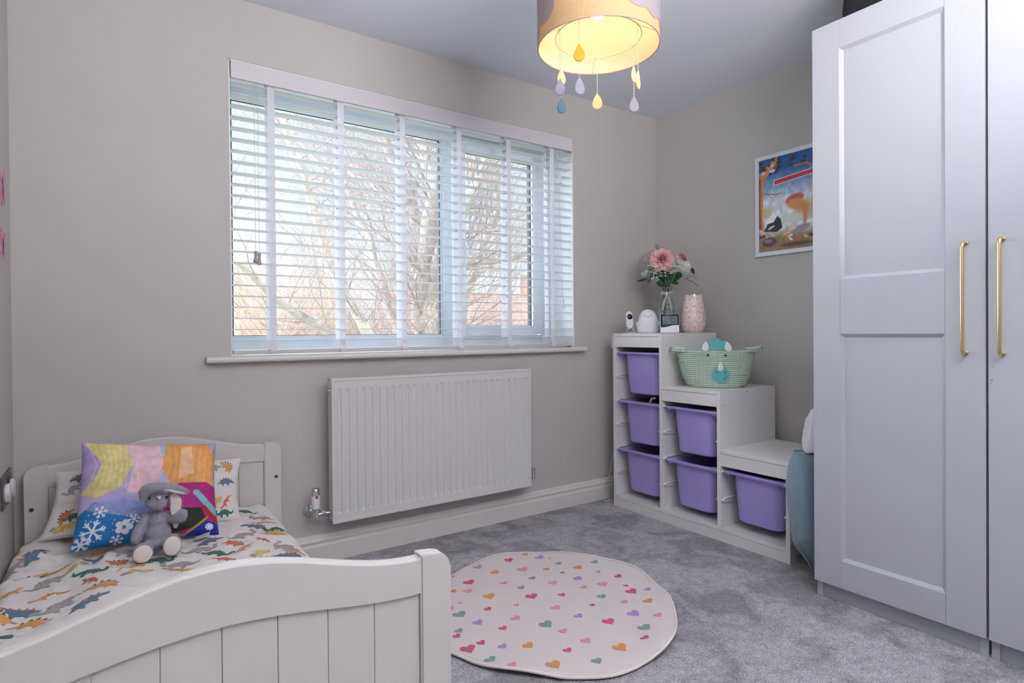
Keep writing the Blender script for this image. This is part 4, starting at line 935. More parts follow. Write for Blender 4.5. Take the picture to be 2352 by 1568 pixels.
a_cam=math.atan2(-c.y,-c.x); YEL=mat('daisy_yellow',(226,196,60),.45); PET=mat('daisy_petal',(246,230,228),.35,coat=.3)
zs2=[(-.9,.178),(-.35,.179),(.40,.181),(-.62,.135),(.08,.140),(.80,.134),(-.32,.082),(.48,.081),(-.78,.034),(.10,.028),(.92,.033),(1.5,.09),(-1.4,.08),(2.2,.15),(2.3,.05),(3.1,.1),(-2.2,.13),(-2.2,.04)]
for da,z in zs2:
    an=a_cam+da*1.0; R=vprof(z)
    f=lambda u,v,an=an,z=z: V((c.x+vprof(z+v)*math.cos(an+u/R),c.y+vprof(z+v)*math.sin(an+u/R),c.z+z+v))
    bm=bmesh.new()
    for k in range(16):
        t=2*PI*k/16; L=.029*(.85+.3*((k*7)%5)/4); w=.0042
        P=[(.004*math.cos(t),.004*math.sin(t)),(L*.6*math.cos(t-w/L*1.4),L*.6*math.sin(t-w/L*1.4)),(L*math.cos(t),L*math.sin(t)),(L*.6*math.cos(t+w/L*1.4),L*.6*math.sin(t+w/L*1.4))]
        P=[(x,max(-z+.004,min(y,.188-z))) for x,y in P]; lift=[.0014,.0012,.0006,.0012]
        try: bm.faces.new([bm.verts.new(f(x,y)+ (f(x,y)-V((c.x,c.y,c.z+z+y))).normalized()*l_) for (x,y),l_ in zip(P,lift)])
        except ValueError: pass
    dz=obj('daisy',bm,PET,dvz)
    p=f(0,0); nrm=(p-V((c.x,c.y,p.z))).normalized(); obj('daisy_centre',ball(p-nrm*.0012,(.0052,.0052,.0052) if False else .0048,seg=12,rg=8),YEL,dz,smooth=True)
# ---------------------------------------------------------------- rope basket
cb_=V((2.425,1.795,MZ)); fw=V((cb_.x*.97,cb_.y*1.03,0)).normalized(); rt=V((fw.y,-fw.x,0))
bk=thing('rope_basket','mint green coiled rope basket with dinosaur face on the middle step','basket',cb_)
ROPE=mat('rope_mint',(188,208,192),.9,bump=.3,bscale=500,var=.12,vscale=90); FELT=mat('felt_teal',(104,188,190),.9,bump=.2,bscale=900); FW=mat('felt_white',(232,230,234),.9)
NR=18; RH=.0096
def ring(i,t):
    k=i/(NR-1)
    hl=.122+.054*(k**.5)+.004*k; hd=.076+.014*k
    sag=(.010*math.cos(2*t))*k*0-.004*smoothstep(k)*math.cos(2*t)+ .010*(1-k)*0
    e=2.6
    x=hl*math.copysign(abs(math.cos(t))**(2/e),math.cos(t)); y=hd*math.copysign(abs(math.sin(t))**(2/e),math.sin(t))
    return cb_+rt*x+fw*y+V((0,0,.006+i*RH+.010*k*math.cos(2*t)*-1*0+.006*k*(math.cos(t)**2)))
# twisted rope courses, each a coil with small strand bumps
for i in range(NR):
    vs=[];fs=[];n=170;m_=6
    for k in range(n):
        t=2*PI*k/n; P=ring(i,t); tn=(ring(i,t+.01)-P).normalized(); o=tn.cross(V((0,0,1))).normalized()
        rad=.0049*(1.16 if (k//2+i)%2 else .94)
        for j in range(m_):
            a=2*PI*j/m_; vs.append(tuple(P+o*(math.cos(a)*rad)+V((0,0,math.sin(a)*rad))))
    fs=[(k*m_+j,((k+1)%n)*m_+j,((k+1)%n)*m_+(j+1)%m_,k*m_+(j+1)%m_) for k in range(n) for j in range(m_)]
    meshobj('rope_coil',vs,fs,ROPE,bk)
obj('base',(lambda bm:(bm.faces.new([bm.verts.new(ring(0,2*PI*k/60)-V((0,0,.003))) for k in range(60)]),bmesh.ops.solidify(bm,geom=bm.faces[:],thickness=.006),bm)[-1])(bmesh.new()),ROPE,bk)
zt=ring(NR-1,0).z+.008
for s in(-1,1):
    for off in(0,.0105):
        bm=bmesh.new(); pts=[]
        for k in range(25):
            u=-1+2*k/24; yy=.075*u; xx=.135+ .072*math.sqrt(max(0,1-abs(u)**2.2))
            pts.append(cb_+rt*(s*xx)+fw*yy+V((0,0,zt-cb_.z+.0-off+.010*(1-abs(u))+.002)))
        tube(bm,pts,.0056,8); obj('handle',bm,ROPE,bk,smooth=True)
# face: flat felt shapes set on the front
def faceP(u,v,lift): # u metres right, v metres above shelf, on basket front
    k=max(0,min(1,(v-.006)/(RH*(NR-1)))); hl=.122+.054*(k**.5)+.004*k; hd=.076+.014*k
    e=2.6; q=max(0,1-abs(u/hl)**e)**(1/e); return cb_+rt*u-fw*(hd*q+.0062+lift)+V((0,0,v))
def felt(name,pts,m,lift,par,th=.0022):
    bm=bmesh.new(); n=len(pts); A=[bm.verts.new(faceP(x,y,lift+th)) for x,y in pts]; C=[bm.verts.new(faceP(x,y,lift)) for x,y in pts]
    bm.faces.new(A[::-1]); bm.faces.new(C)
    for i in range(n): bm.faces.new((A[i],A[(i+1)%n],C[(i+1)%n],C[i]))
    return obj(name,bm,m,par)
# px -> basket face coords; zoom of the photo: 1996/280=7.13
kk=VD; sB=((cb_-CAM).dot(_F)-.09)/FPX/7.13
def fp(zx,zy): return ((zx-1000)*sB,(1050-zy)*sB*1.0)
def fl(L): return [fp(*p) for p in L]
sn=[]
for i in range(28):
    t=2*PI*i/28; rx_=135; ry_=140
    sn.append((1075+rx_*math.sin(t)*(1-.18*max(0,-math.cos(t)) if 0 else 1),810+ry_*math.cos(t)*-1*(1.0 if math.cos(t)<0 else 1.0)))
sn=[(1075+136*math.sin(t)*(1-.25*max(0,math.cos(t))),815-145*math.cos(t)+(10 if math.cos(t)<0 else 0)) for t in [2*PI*i/28 for i in range(28)]]
snout=felt('snout',fl(sn)[::-1],FELT,.001,bk)
def drop(cx,cy,w,h,rot=0,n=18):
    P=[]
    for i in range(n):
        t=2*PI*i/n; x=w*math.sin(t)*math.sin(t/2); y=-h*math.cos(t); P.append((cx+x*math.cos(rot)-y*math.sin(rot),cy-(x*math.sin(rot)+y*math.cos(rot))*-1*-1))
    return P
def drop(cx,cy,w,h,rot=0,n=20):
    P=[]
    for i in range(n):
        t=2*PI*i/n; x=w*math.sin(t)*(math.sin(t/2)**.9); y=-h*math.cos(t)
        X=x*math.cos(rot)-y*math.sin(rot); Y=x*math.sin(rot)+y*math.cos(rot); P.append((cx+X,cy+Y))
    return P
felt('nose_horn',fl(drop(1070,690,56,82,0))[::-1],FW,.0035,bk)
for (x0,y0,x1,y1) in((995,780,1022,803),(1133,803,1152,780)):
    dx,dy=(x1-x0),(y1-y0); L=math.hypot(dx,dy); nx,ny=-dy/L*7,dx/L*7
    felt('nostril',fl([(x0+nx,y0+ny),(x1+nx,y1+ny),(x1-nx,y1-ny),(x0-nx,y0-ny)]),BLACK,.0034,snout,.0012)
mo=[(1108,905),(1125,897),(1143,886),(1158,870),(1170,852),(1176,843)]
felt('mouth',fl([(x,y+4) for x,y in mo]+[(x,y-4) for x,y in mo[::-1]]),BLACK,.0034,snout,.0012)
for ex in(878,1152): obj('eye',(lambda b:(bmesh.ops.transform(b,matrix=Matrix.Identity(4),verts=b.verts),b)[1])(ball(faceP(*fp(ex,507 if ex<1000 else 513),.002),.0052,seg=14,rg=10)),BLACK,bk,smooth=True)
fr_=[(748,395),(755,360),(785,345),(800,300),(840,278),(880,278),(912,290),(925,255),(960,235),(1000,228),(1045,236),(1075,262),(1088,288),(1110,272),(1145,275),(1172,292),(1185,330),(1215,345),(1240,370),(1250,410),(1200,420),(800,420)]
felt('frill',fl(fr_)[::-1],FELT,-.004,bk,.003)
felt('horn',fl(drop(840,360,68,82,.12))[::-1],FW,.0012,bk,.003); felt('horn',fl(drop(1185,368,68,82,-.2))[::-1],FW,.0012,bk,.003)
# ---------------------------------------------------------------- framed poster (plain woodland stand-in)
pA,pB,pz0,pz1=1.772,1.405,1.323,1.830
po=thing('framed_poster','white framed woodland poster in blue and brown hanging on the right wall','picture',(W-.01,(pA+pB)/2,pz0))
fw_=.021; FRM=mat('frame_white',(222,228,236),.35)
for q in((pB,pA,pz0,pz0+fw_),(pB,pA,pz1-fw_,pz1),(pB,pB+fw_,pz0+fw_,pz1-fw_),(pA-fw_,pA,pz0+fw_,pz1-fw_)): obj('frame_bar',B(W-.018,W-.001,*q,bev=.002),FRM,po)
cv=Canvas(260,370,(228,232,240))
t=cv.Y; top=np.clip((t-.52)/.36,0,1)[...,None]; cv.a=cv.a*(1-top)+np.array((40,96,158.))*top
cv.mix((150,140,100),1-(t-.14)/.12); cv.mix((150,118,84),(.17-t)/.06); cv.noise(.12,22,4)
for x,y,rx,ry,c_ in((.12,.42,.10,.06,(206,196,150)),(.78,.38,.2,.09,(196,188,150)),(.92,.6,.1,.08,(214,206,160)),(.5,.32,.25,.05,(220,222,214))): cv.ell(x,y,rx,ry,c_,.6)
cv.poly([(0,.25),(.10,.22),(.055,.40),(.07,.62),(.09,.78),(.22,.88),(.34,.97),(.30,1),(.15,.94),(.0,.86)],(206,140,84)); cv.poly([(0,.25),(.04,.25),(.02,.5),(.03,.8),(.0,.82)],(150,80,70))
cv.line([(.0,.64),(.12,.63),(.28,.60),(.36,.61)],.006,(170,110,90)); cv.line([(.14,.62),(.22,.57)],.004,(170,110,90))
cv.line([(.58,.86),(.74,.87),(.88,.82),(1,.84)],.012,(190,110,70))
for i in range(46):
    r=random.Random(100+i)
    if i<14: x,y,c_=r.uniform(.0,.34),r.uniform(.80,1),(70,52,40)
    elif i<20: x,y,c_=r.uniform(.02,.26),r.uniform(.84,.97),(228,206,206)
    elif i<30: x,y,c_=r.uniform(.3,.75),r.uniform(.86,.99),(64,60,44)
    else: x,y,c_=r.uniform(.05,.95),r.uniform(.10,.26),r.choice([(236,206,180),(236,178,150),(214,190,200),(240,226,206)])
    cv.ell(x,y,.032,.014,c_,.3,r.uniform(-.5,.5))
for x,y,rx,ry in((.17,.10,.12,.05),(.05,.17,.06,.02),(.87,.13,.08,.028)): cv.ell(x,y,rx,ry,(84,62,78),.12); cv.ell(x-.02,y+.015,rx*.6,ry*.4,(150,120,130),.5)
cv.ell(.60,.05,.25,.022,(92,72,60),.5)
# plain bushes and boulders holding the poster's colour masses, no figures
cv.ell(.58,.52,.14,.05,(200,96,76),.3,.1); cv.ell(.62,.46,.16,.06,(222,152,96),.4,-.1); cv.poly([(.64,.47),(.80,.45),(.78,.36),(.76,.26),(.71,.24),(.71,.35)],(214,140,86)); cv.ell(.88,.45,.05,.12,(222,160,110),.3)
cv.poly([(.08,.22),(.14,.30),(.24,.31),(.30,.37),(.36,.33),(.38,.24),(.30,.20)],(34,32,38)); cv.ell(.2,.255,.06,.012,(226,226,228),.3,.3); cv.ell(.66,.20,.15,.035,(150,148,170),.2,.2); cv.ell(.54,.22,.06,.026,(236,206,186),.3)
cv.poly([(.24,.70),(.88,.74),(.88,.80),(.24,.76)],(236,232,240)); cv.poly([(.255,.708),(.865,.747),(.865,.792),(.255,.753)],(200,58,80))
PPR=mat('poster_print',(255,255,255),.35,vcol=True)
f=lambda a,b: V((W-.0125,pA-fw_-(pA-pB-2*fw_)*a,pz0+fw_+(pz1-pz0-2*fw_)*b))
printed('poster_print',f,cv,PPR,po)
obj('backing',B(W-.010,W-.0005,pB+.004,pA-.004,pz0+.004,pz1-.004),mat('backing_board',(90,80,70),.8),po)
# ---------------------------------------------------------------- wardrobes
def raised(bm,y0,y1,z0,z1,x,w,d):
    """sloping frame round a recessed panel: outer edge at x, inner edge at x+d"""
    O=[(x,y0,z0),(x,y1,z0),(x,y1,z1),(x,y0,z1)]; I=[(x+d,y0+w,z0+w),(x+d,y1-w,z0+w),(x+d,y1-w,z1-w),(x+d,y0+w,z1-w)]
    o=[bm.verts.new(p) for p in O]; i=[bm.verts.new(p) for p in I]
    for k in range(4): bm.faces.new((o[k],o[(k+1)%4],i[(k+1)%4],i[k]))
    bm.faces.new(i)
WR=None
def wardrobe(label,root_y,hdl):
    x=2.052; y1=1.1095; y0=.612; z0,z1=.058,2.006
    wr=thing('wardrobe',label,'wardrobe',(2.35,(y0+y1)/2,0),'tall pale wardrobes side by side')
    bx0=x+.020; bx1=bx0+.575
    obj('side_panel',B(bx0,bx1,y1-.021,y1-.001,0,2.012,.001),WARD,wr); obj('side_panel',B(bx0,bx1,y0+.001,y0+.021,0,2.012,.001),WARD,wr)
    obj('top_panel',B(bx0,bx1,y0+.02,y1-.02,1.992,2.012,.001),WARD,wr); obj('floor_panel',B(bx0,bx1,y0+.02,y1-.02,.068,.086,.001),WARD,wr)
    obj('back_panel',B(bx1-.01,bx1-.004,y0+.02,y1-.02,.06,2.0),WARD,wr); obj('plinth',B(bx0+.006,bx0+.022,y0+.02,y1-.02,0,.068,.001),mat('wardrobe_plinth',(164,168,176),.4),wr)
    dr=obj('door',B(x+.010,x+.018,y0+.001,y1-.001,z0,z1,.001),WARD,wr)
    a,b=.711,1.016; g=.0003
    def pc(nm,*q): return obj(nm,B(x,x+.0105,*q,bev=.0006,seg=1),WARD,dr)
    pc('stile',b+g,y1-.0008,z0,z1); pc('stile',y0+.0008,a-g,z0,z1)
    for q in((z0,.152),(.932,1.120),(1.909,z1)): pc('rail',a+g,b-g,q[0],q[1])
    for q in((.152,.932),(1.120,1.909)):
        bm=bmesh.new(); raised(bm,a,b,q[0],q[1],x+.0004,.011,.0095)
        me=bpy.data.meshes.new('door_panel'); bm.to_mesh(me); bm.free(); 
        o=link_mesh('door_panel',me,WARD,dr)
    # handle
    hy=hdl; za,zb=.876,1.196; hx=x-.030; R_=.013
    P=[(x+.001,hy,za)]+[(hx+R_-R_*math.sin(t*PI/10),hy,za+R_-R_*math.cos(t*PI/10)) for t in range(6)]+[(hx+R_-R_*math.cos(t*PI/10),hy,zb-R_+R_*math.sin(t*PI/10)) for t in range(6)]+[(x+.001,hy,zb)]
    bm=T(P,.0050,12); 
    for z in(za,zb): tube(bm,[(x+.0015,hy,z),(x-.006,hy,z)],.0065,14)
    obj('handle',bm,BRASS,dr,smooth=True)
    bm=bmesh.new()
    for i,(yy,zz) in enumerate(((.63,.65),(.66,1.3),(.90,.4),(1.03,.2))): pass
    bm.free()
    return wr
w1=wardrobe('tall pale wardrobe beside the storage frame, its panelled door fully in view','',.6585)
w2=wardrobe('tall pale wardrobe cut by the right edge of the photograph','',.0) if False else None
w2=copy_tree(w1,V((0,-.5025,0))); w2['label']='tall pale wardrobe cut off by the right edge, its brass handle on the near side'
for ch in w2.children:
    if ch.name.startswith('door'):
        for h_ in ch.children:
            if h_.name.startswith('handle'): h_.location.y+=.4165
DOT_=mat('scuff_grey',(120,122,130),.6)
for i,(yy,zz,r_) in enumerate(((.598,.80,.002),(.596,.838,.0012),(.600,.79,.0012))):
    p=[c for c in w2.children if c.name.startswith('door')][0]
    obj('scuff',prism(bmesh.new(),[(yy+r_*math.cos(a*PI/4)*1.4,zz+r_*math.sin(a*PI/4)) for a in range(8)],'x',2.0516,2.0524),DOT_,p)
# dark bag on top of the wardrobe
bg=thing('fabric_bag','black fabric bag lying on top of the wardrobe by the corner','bag',(2.3,.95,2.012))
bf=cush((2.09,1.035,2.016),(2.09,.64,2.016),(2.45,.64,2.016),(2.45,1.035,2.016),.0,seed=2)
bm=bmesh.new(); box(bm,2.095,2.55,.66,1.035,2.0125,2.17,.03,3); bmesh.ops.subdivide_edges(bm,edges=[e for e in bm.edges if e.calc_length()>.1],cuts=5,use_grid_fill=True)
for v_ in bm.verts:
    if v_.co.z>2.03: v_.co+=V((nz(v_.co.x*9,v_.co.y*9,v_.co.z*9),nz(v_.co.y*9,v_.co.z*9,3),nz(v_.co.x*7,v_.co.z*9,8)))*.015
obj('bag_body',bm,mat('bag_black',(20,20,26),.8,bump=.3),bg,smooth=True)
obj('bag_strap',T([(2.12,.95,2.16),(2.16,.90,2.20),(2.25,.85,2.205),(2.34,.80,2.18),(2.38,.78,2.15)],.008,8,flat=2),mat('bag_black',(20,20,26),.8),bg,smooth=True)
# ---------------------------------------------------------------- floor cushion and blanket between wardrobe and storage frame
CORDU=mat('corduroy_blue',(130,152,166),.95,bump=.5,bscale=30,sheen=.5,stretch=(60,60,1),var=.12,vscale=12)
fc_=thing('floor_cushion','large blue corduroy floor cushion standing between wardrobe and storage frame','cushion',(2.40,1.21,0))
def fcs(a,b,side=1):
    # a around depth (x) 0..1, b height 0..1 ; thin in y, standing
    u=2*a-1; v=2*b-1
    hh=max(0,(1-abs(u)**3.2)*(1-abs(v)**3.6))**.5
    x=2.112+.52*a+.012*v*v*(1-a)-.010*math.sin(v*3)*(1-a)+nz(v*4,side*3,1)*.008*(1-a)+ (.035*(1-b)*(1-a)*0)+.085*smoothstep((.32-b)/.32)*(1-a); z=.008+.485*b*(1+.03*math.sin(u*3))
    y=1.212+side*(.083*hh)+nz(a*5,b*7,side*2)*.012*hh+ .02*(b-.5)
    return V((x,y,z))
vs,fs=grid(lambda a,b:fcs(a,b,-1),0,1,50,0,1,60); v2,f2=grid(lambda a,b:fcs(a,b,1),0,1,50,0,1,60)
meshobj('cushion_body',vs+v2,fs+[tuple(i+len(vs) for i in q[::-1]) for q in f2],CORDU,fc_)
obj('piping',T([fcs(0,i/30,1)+V((-.001,0,0)) for i in range(31)],.0035,6),CORDU,fc_,smooth=True)
obj('piping',T([fcs(.0+ (i/20)*.98,1,1)+V((0,0,.001)) for i in range(21)],.0035,6),CORDU,fc_,smooth=True)
bk2=tag(cushion_mesh('waffle_pillow',cush((2.160,1.20,.475),(2.60,1.20,.46),(2.62,1.215,.68),(2.235,1.205,.64),.13,pinch=.05,wr=.01,seed=5),mat('waffle_white',(212,208,214),.9,bump=.9,bscale=140),None,n=40),'pale waffle textured pillow on top of the blue floor cushion','pillow')
# ---------------------------------------------------------------- pendant lamp
LC=V((1.208,1.302,0)); LR=.181; LZB=1.80; LZT=2.055
lp=thing('pendant_lamp','linen drum pendant lamp with grey clouds and a mobile of hanging raindrops','lamp',(LC.x,LC.y,LZB))
LIN=mat('linen_shade',(205,178,140),.9,bump=.5,bscale=60,stretch=(9,9,1),trans=.35,var=.10,vscale=90); LIN2=mat('shade_lining',(240,228,208),.7,trans=.35)
def drum(r,z0,z1,n=96):
    bm=bmesh.new(); A=[bm.verts.new((LC.x+r*math.cos(2*PI*k/n),LC.y+r*math.sin(2*PI*k/n),z0)) for k in range(n)]; C=[bm.verts.new((LC.x+r*math.cos(2*PI*k/n),LC.y+r*math.sin(2*PI*k/n),z1)) for k in range(n)]
    for k in range(n): bm.faces.new((A[k],A[(k+1)%n],C[(k+1)%n],C[k]))
    return bm
obj('lamp_shade',drum(LR,LZB,LZT),LIN,lp,smooth=True); obj('shade_lining',drum(LR-.0015,LZB,LZT),LIN2,lp,smooth=True)
def hoop(r,z,rad,n=72,seg=6):
    bm=bmesh.new(); rings=[]
    for k in range(n):
        a=2*PI*k/n; rings.append([bm.verts.new((LC.x+(r+rad*math.cos(2*PI*j/seg))*math.cos(a),LC.y+(r+rad*math.cos(2*PI*j/seg))*math.sin(a),z+rad*math.sin(2*PI*j/seg))) for j in range(seg)])
    for k in range(n):
        a,b2=rings[k],rings[(k+1)%n]
        for j in range(seg): bm.faces.new((a[j],b2[j],b2[(j+1)%seg],a[(j+1)%seg]))
    return bm
WIRE=mat('wire_white',(225,222,214),.4)
obj('shade_trim',hoop(LR-.0005,LZB,.0022),mat('shade_edge',(186,158,140),.8),lp,smooth=True); obj('shade_trim',hoop(LR-.0005,LZT,.0022),MATS['shade_edge'],lp,smooth=True)
RZ=1.83; RR=.128
obj('mobile_ring',hoop(RR,RZ,.0016),WIRE,lp,smooth=True)
bm=bmesh.new()
for a in(.9,.9+2*PI/3,.9+4*PI/3): tube(bm,[(LC.x+RR*math.cos(a),LC.y+RR*math.sin(a),RZ),(LC.x+(LR-.002)*math.cos(a+.03),LC.y+(LR-.002)*math.sin(a+.03),LZB+.001)],.0012,5)
for a in(.3,.3+2*PI/3,.3+4*PI/3): tube(bm,[(LC.x+.02*math.cos(a),LC.y+.02*math.sin(a),2.01),(LC.x+(LR-.003)*math.cos(a),LC.y+(LR-.003)*math.sin(a),2.045)],.0014,5)
obj('shade_spoke',bm,WIRE,lp)
obj('bulb_holder',lathe(bmesh.new(),[(0,0),(.019,0),(.020,.05),(.012,.06),(0,.06)],(LC.x,LC.y,1.973),20),PLAST,lp,auto=40)
bb=lathe(bmesh.new(),[(0,0),(.012,.002),(.024,.012),(.030,.028),(.029,.045),(.020,.066),(.014,.078),(.013,.088),(0,.088)],(LC.x,LC.y,1.887),24)
obj('light_bulb',bb,emis('bulb_glow',(255,222,168),32),lp,smooth=True)
obj('lamp_cord',T([(LC.x,LC.y,2.04),(LC.x,LC.y,H-.01)],.003,8),PLAST,lp); obj('ceiling_rose',lathe(bmesh.new(),[(0,0),(.02,0),(.045,.012),(.05,.022),(0,.022)],(LC.x,LC.y,H-.022),24),PLAST,lp,auto=40)
CLD=mat('cloud_grey',(206,200,206),.85,bump=.4,bscale=300,trans=.3); 
a_c=math.atan2(-LC.y,-LC.x)
def cyl(s,z,lift=.0015): an=a_c+s/LR; return V((LC.x+(LR+lift)*math.cos(an),LC.y+(LR+lift)*math.sin(an),LZB+z))
def cloud(L):
    bm=bmesh.new(); decal(bm,L,lambda s,z:cyl(s,z,0),.0016,.010); g=bmesh.ops.solidify(bm,geom=bm.faces[:],thickness=-.0014); return obj('cloud_applique',bm,CLD,lp)
def arc(cx,cy,r,a0,a1,n=8): return [(cx+r*math.cos(math.radians(a0+(a1-a0)*i/n)),cy+r*math.sin(math.radians(a0+(a1-a0)*i/n))) for i in range(n+1)]
# s>0 runs to the viewer's left?  (angle grows anticlockwise: to the right of the viewer facing the lamp is +)
cloud([(.077,.24),(.077,.056),(.083,.046),(.097,.038),(.125,.035),(.150,.042),(.158,.034),(.173,.028),(.195,.028),(.206,.036),(.223,.040),(.235,.03),(.26,.024),(.29,.03),(.32,.06),(.33,.24)][::-1])
cloud([(-.131,.24),(-.131,.072),(-.134,.058),(-.148,.042),(-.165,.035),(-.179,.036),(-.203,.042),(-.210,.03),(-.219,.02),(-.235,.006),(-.253,-.002),(-.28,-.004),(-.30,.01),(-.34,.03),(-.36,.24)])
cloud([(.42,.24),(.42,.08),(.44,.06),(.47,.055),(.49,.065),(.51,.05),(.55,.05),(.57,.08),(.57,.24)][::-1])
def rdrop(name,p,h,yaw,cols_,parent,wd=.66):
    bm=bmesh.new(); n=22; e=V((math.cos(yaw),math.sin(yaw),0)); nn=V((-math.sin(yaw),math.cos(yaw),0)); P=[]
    for i in range(n):
        t=2*PI*i/n; P.append((wd*.62*h*math.sin(t)*(math.sin(t/2)**1.2),h*.5*math.cos(t)-h*.5))
    rings=[]
    for d,s in((-.003,.88),(-.0015,1),(.0015,1),(.003,.88)): rings.append([bm.verts.new(p+e*(x*s)+nn*d+V((0,0,(z+h*.5)*s-h*.5))) for x,z in P])
    for a,b2 in zip(rings,rings[1:]):
        for k in range(n): bm.faces.new((a[k],a[(k+1)%n],b2[(k+1)%n],b2[k]))
    bm.faces.new(rings[0]); bm.faces.new(rings[-1][::-1]); return obj(name,bm,cols_,parent,smooth=False)
def dm(n_,c): return mat('felt_drop_'+n_,c,.9,bump=.5,bscale=500,trans=.1)
DCOL={'m':dm('mustard',(206,166,50)),'g':dm('grey',(150,146,160)),'c':dm('cream',(226,206,180)),'b':dm('blue',(86,120,140)),'y':dm('yellow',(228,206,150))}
yv=math.atan2(LC.y,LC.x)-PI/2
STR=mat('string_cream',(214,196,176),.8)
def hang(u,v,L,lab,az=None):
    """L: list of (colour, top px v, length px, turn)"""
    p=onZ(u,v,RZ); d=V((p.x-LC.x,p.y-LC.y,0)); d=d.normalized()*RR if az is None else V((math.cos(az),math.sin(az),0))*RR
    p=V((LC.x+d.x,LC.y+d.y,RZ)); dd=(p-CAM).dot(_F); sc_=dd/FPX; v0=CY-FPX*(p-CAM).dot(_U)/dd
    z0=RZ; zl=RZ
    th=obj('raindrop_string',T([p,V((p.x,p.y,RZ-(L[-1][1]-v0)*sc_))],.0008,5),STR,lp)
    obj('knot',ball(p,.0028,seg=8,rg=6),DCOL['y'],th,smooth=True)
    for c_,vt,ln,tw in L: rdrop('raindrop',V((p.x,p.y,RZ-(vt-v0)*sc_)),ln*sc_,yv+tw,DCOL[c_],th)
hang(1286,68.7,[('g',180,39,.2)],''); hang(1291,114,[('c',157,37,.6),('b',224,36,.5)],'')
hang(1371,137,[('y',213,38,0)],''); hang(1463.4,107,[('c',151,38,1.1),('g',220,37,.2)],''); hang(1469,53.5,[('y',162,42,1.2)],'')
hang(1327,40,[('m',99,42,0),('g',175,42,.5)],'')
# ---------------------------------------------------------------- rug
RC=V((1.22,1.585)); op=[]
for x,y in((1.343,2.038),(1.474,1.969),(1.581,1.869),(1.651,1.733),(1.675,1.60),(1.583,1.379),(1.477,1.248),(1.361,1.17),(1.253,1.141),(1.21,1.150),(1.13,1.150),(1.041,1.20),(.983,1.238),(.915,1.306),(.844,1.42),(.793,1.54),(.80,1.68),(.87,1.82),(1.002,1.942),(1.15,2.02)):
    op.append((math.atan2(y-RC.y,x-RC.x)%(2*PI),math.hypot(x-RC.x,y-RC.y)))
op.sort(); oa=[a for a,_ in op]; orr=[r for _,r in op]
def rrad(t):
    t%=2*PI; return float(np.interp(t,[oa[-1]-2*PI]+oa+[oa[0]+2*PI],[orr[-1]]+orr+[orr[0]]))*1.0+.006*math.sin(9*t)+.005*math.sin(14*t+1)
def rrs(t): return sum(rrad(t+k*.07) for k in(-2,-1,0,1,2))/5
def rugz(x,y):
    t=math.atan2(y-RC.y,x-RC.x); r=math.hypot(x-RC.x,y-RC.y)/rrs(t)
    e=smoothstep((r-.75)/.25); z=.012+.0015*nz(x*5,y*5)
    z+=e*(.010*max(0,math.sin(5*t+1.2))+.018*math.exp(-((((t+1.25+PI)%(2*PI))-PI)/.22)**2)+.014*math.exp(-((((t+.62+PI)%(2*PI))-PI)/.25)**2)+.010*math.exp(-((((t-.55+PI)%(2*PI))-PI)/.3)**2))
    return z
rugf=lambda x,y: V((x,y,rugz(x,y)))
RUGM=mat('rug_cream',(214,204,204),.95,bump=.6,bscale=420,sheen=.3,var=.02,vscale=6)
vs=[];fs=[];NR_,NT=26,150
for i in range(NR_+1):
    for k in range(NT):
        t=2*PI*k/NT; r=rrs(t)*i/NR_; x,y=RC.x+r*math.cos(t),RC.y+r*math.sin(t); vs.append((x,y,rugz(x,y)))
fs=[(i*NT+k,(i+1)*NT+k,(i+1)*NT+(k+1)%NT,i*NT+(k+1)%NT) for i in range(NR_) for k in range(NT)]
k0=len(vs)
for k in range(NT): x,y,z=vs[NR_*NT+k]; vs.append((x,y,z-.009))
fs+=[(NR_*NT+k,k0+k,k0+(k+1)%NT,NR_*NT+(k+1)%NT) for k in range(NT)]
rug=tag(meshobj('heart_rug',vs,fs,RUGM),'round cream rug scattered with small coloured hearts on grey carpet','rug')
obj('rug_binding',T([V((RC.x+(rrs(2*PI*k/150)+.002)*math.cos(2*PI*k/150),RC.y+(rrs(2*PI*k/150)+.002)*math.sin(2*PI*k/150),rugz(RC.x+rrs(2*PI*k/150)*math.cos(2*PI*k/150),RC.y+rrs(2*PI*k/150)*math.sin(2*PI*k/150))-.003)) for k in range(151)],.0048,8),mat('rug_binding_cream',(226,218,214),.9,bump=.5),rug,smooth=True)
HC={'O':(214,146,92),'L':(176,140,190),'P':(216,150,162),'M':(200,92,124),'G':(128,156,150)}
HM={k:mat('heart_'+{'O':'orange','L':'lilac','P':'pink','M':'magenta','G':'green'}[k],c,.95,bump=.7,bscale=420,var=.12,vscale=200) for k,c in HC.items()}
HL='''838 140 O 66;972 160 L 98;1065 171 P 40;685 193 M 88;1150 215 G 70;1485 212 G 76;395 248 L 95;813 270 P 120;1035 266 O 70;1330 252 O 98;557 297 O 95;1185 301 M 52;1517 292 L 52;158 332 M 48;905 349 G 78;1328 355 L 98;1705 332 M 78;314 391 M 118;640 397 P 78;1098 395 P 94;1560 405 P 112;1775 418 M 54;100 423 G 40;305 472 P 98;800 438 G 76;1385 434 P 74;1828 470 M 124;1977 457 L 78;503 518 O 122;898 518 M 124;1180 505 M 78;1550 518 G 98;92 572 M 50;230 580 P 50;1762 568 P 86;1983 567 O 106;757 599 P 62;492 635 M 80;1122 625 P 104;1463 599 M 60;228 687 G 138;1848 679 L 138;2077 702 P 98;750 721 P 104;1337 702 L 100;1615 753 M 130;400 763 L 112;1033 776 G 146;1950 813 G 142;632 815 M 90;1193 839 P 96;200 890 M 84;1405 932 P 118;1953 920 M 96;307 1010 M 156;627 986 L 98;866 976 O 118;1233 1020 M 96;1720 994 O 156;515 1120 G 130;717 1185 P 98;1103 1160 O 164;1505 1122 G 112'''
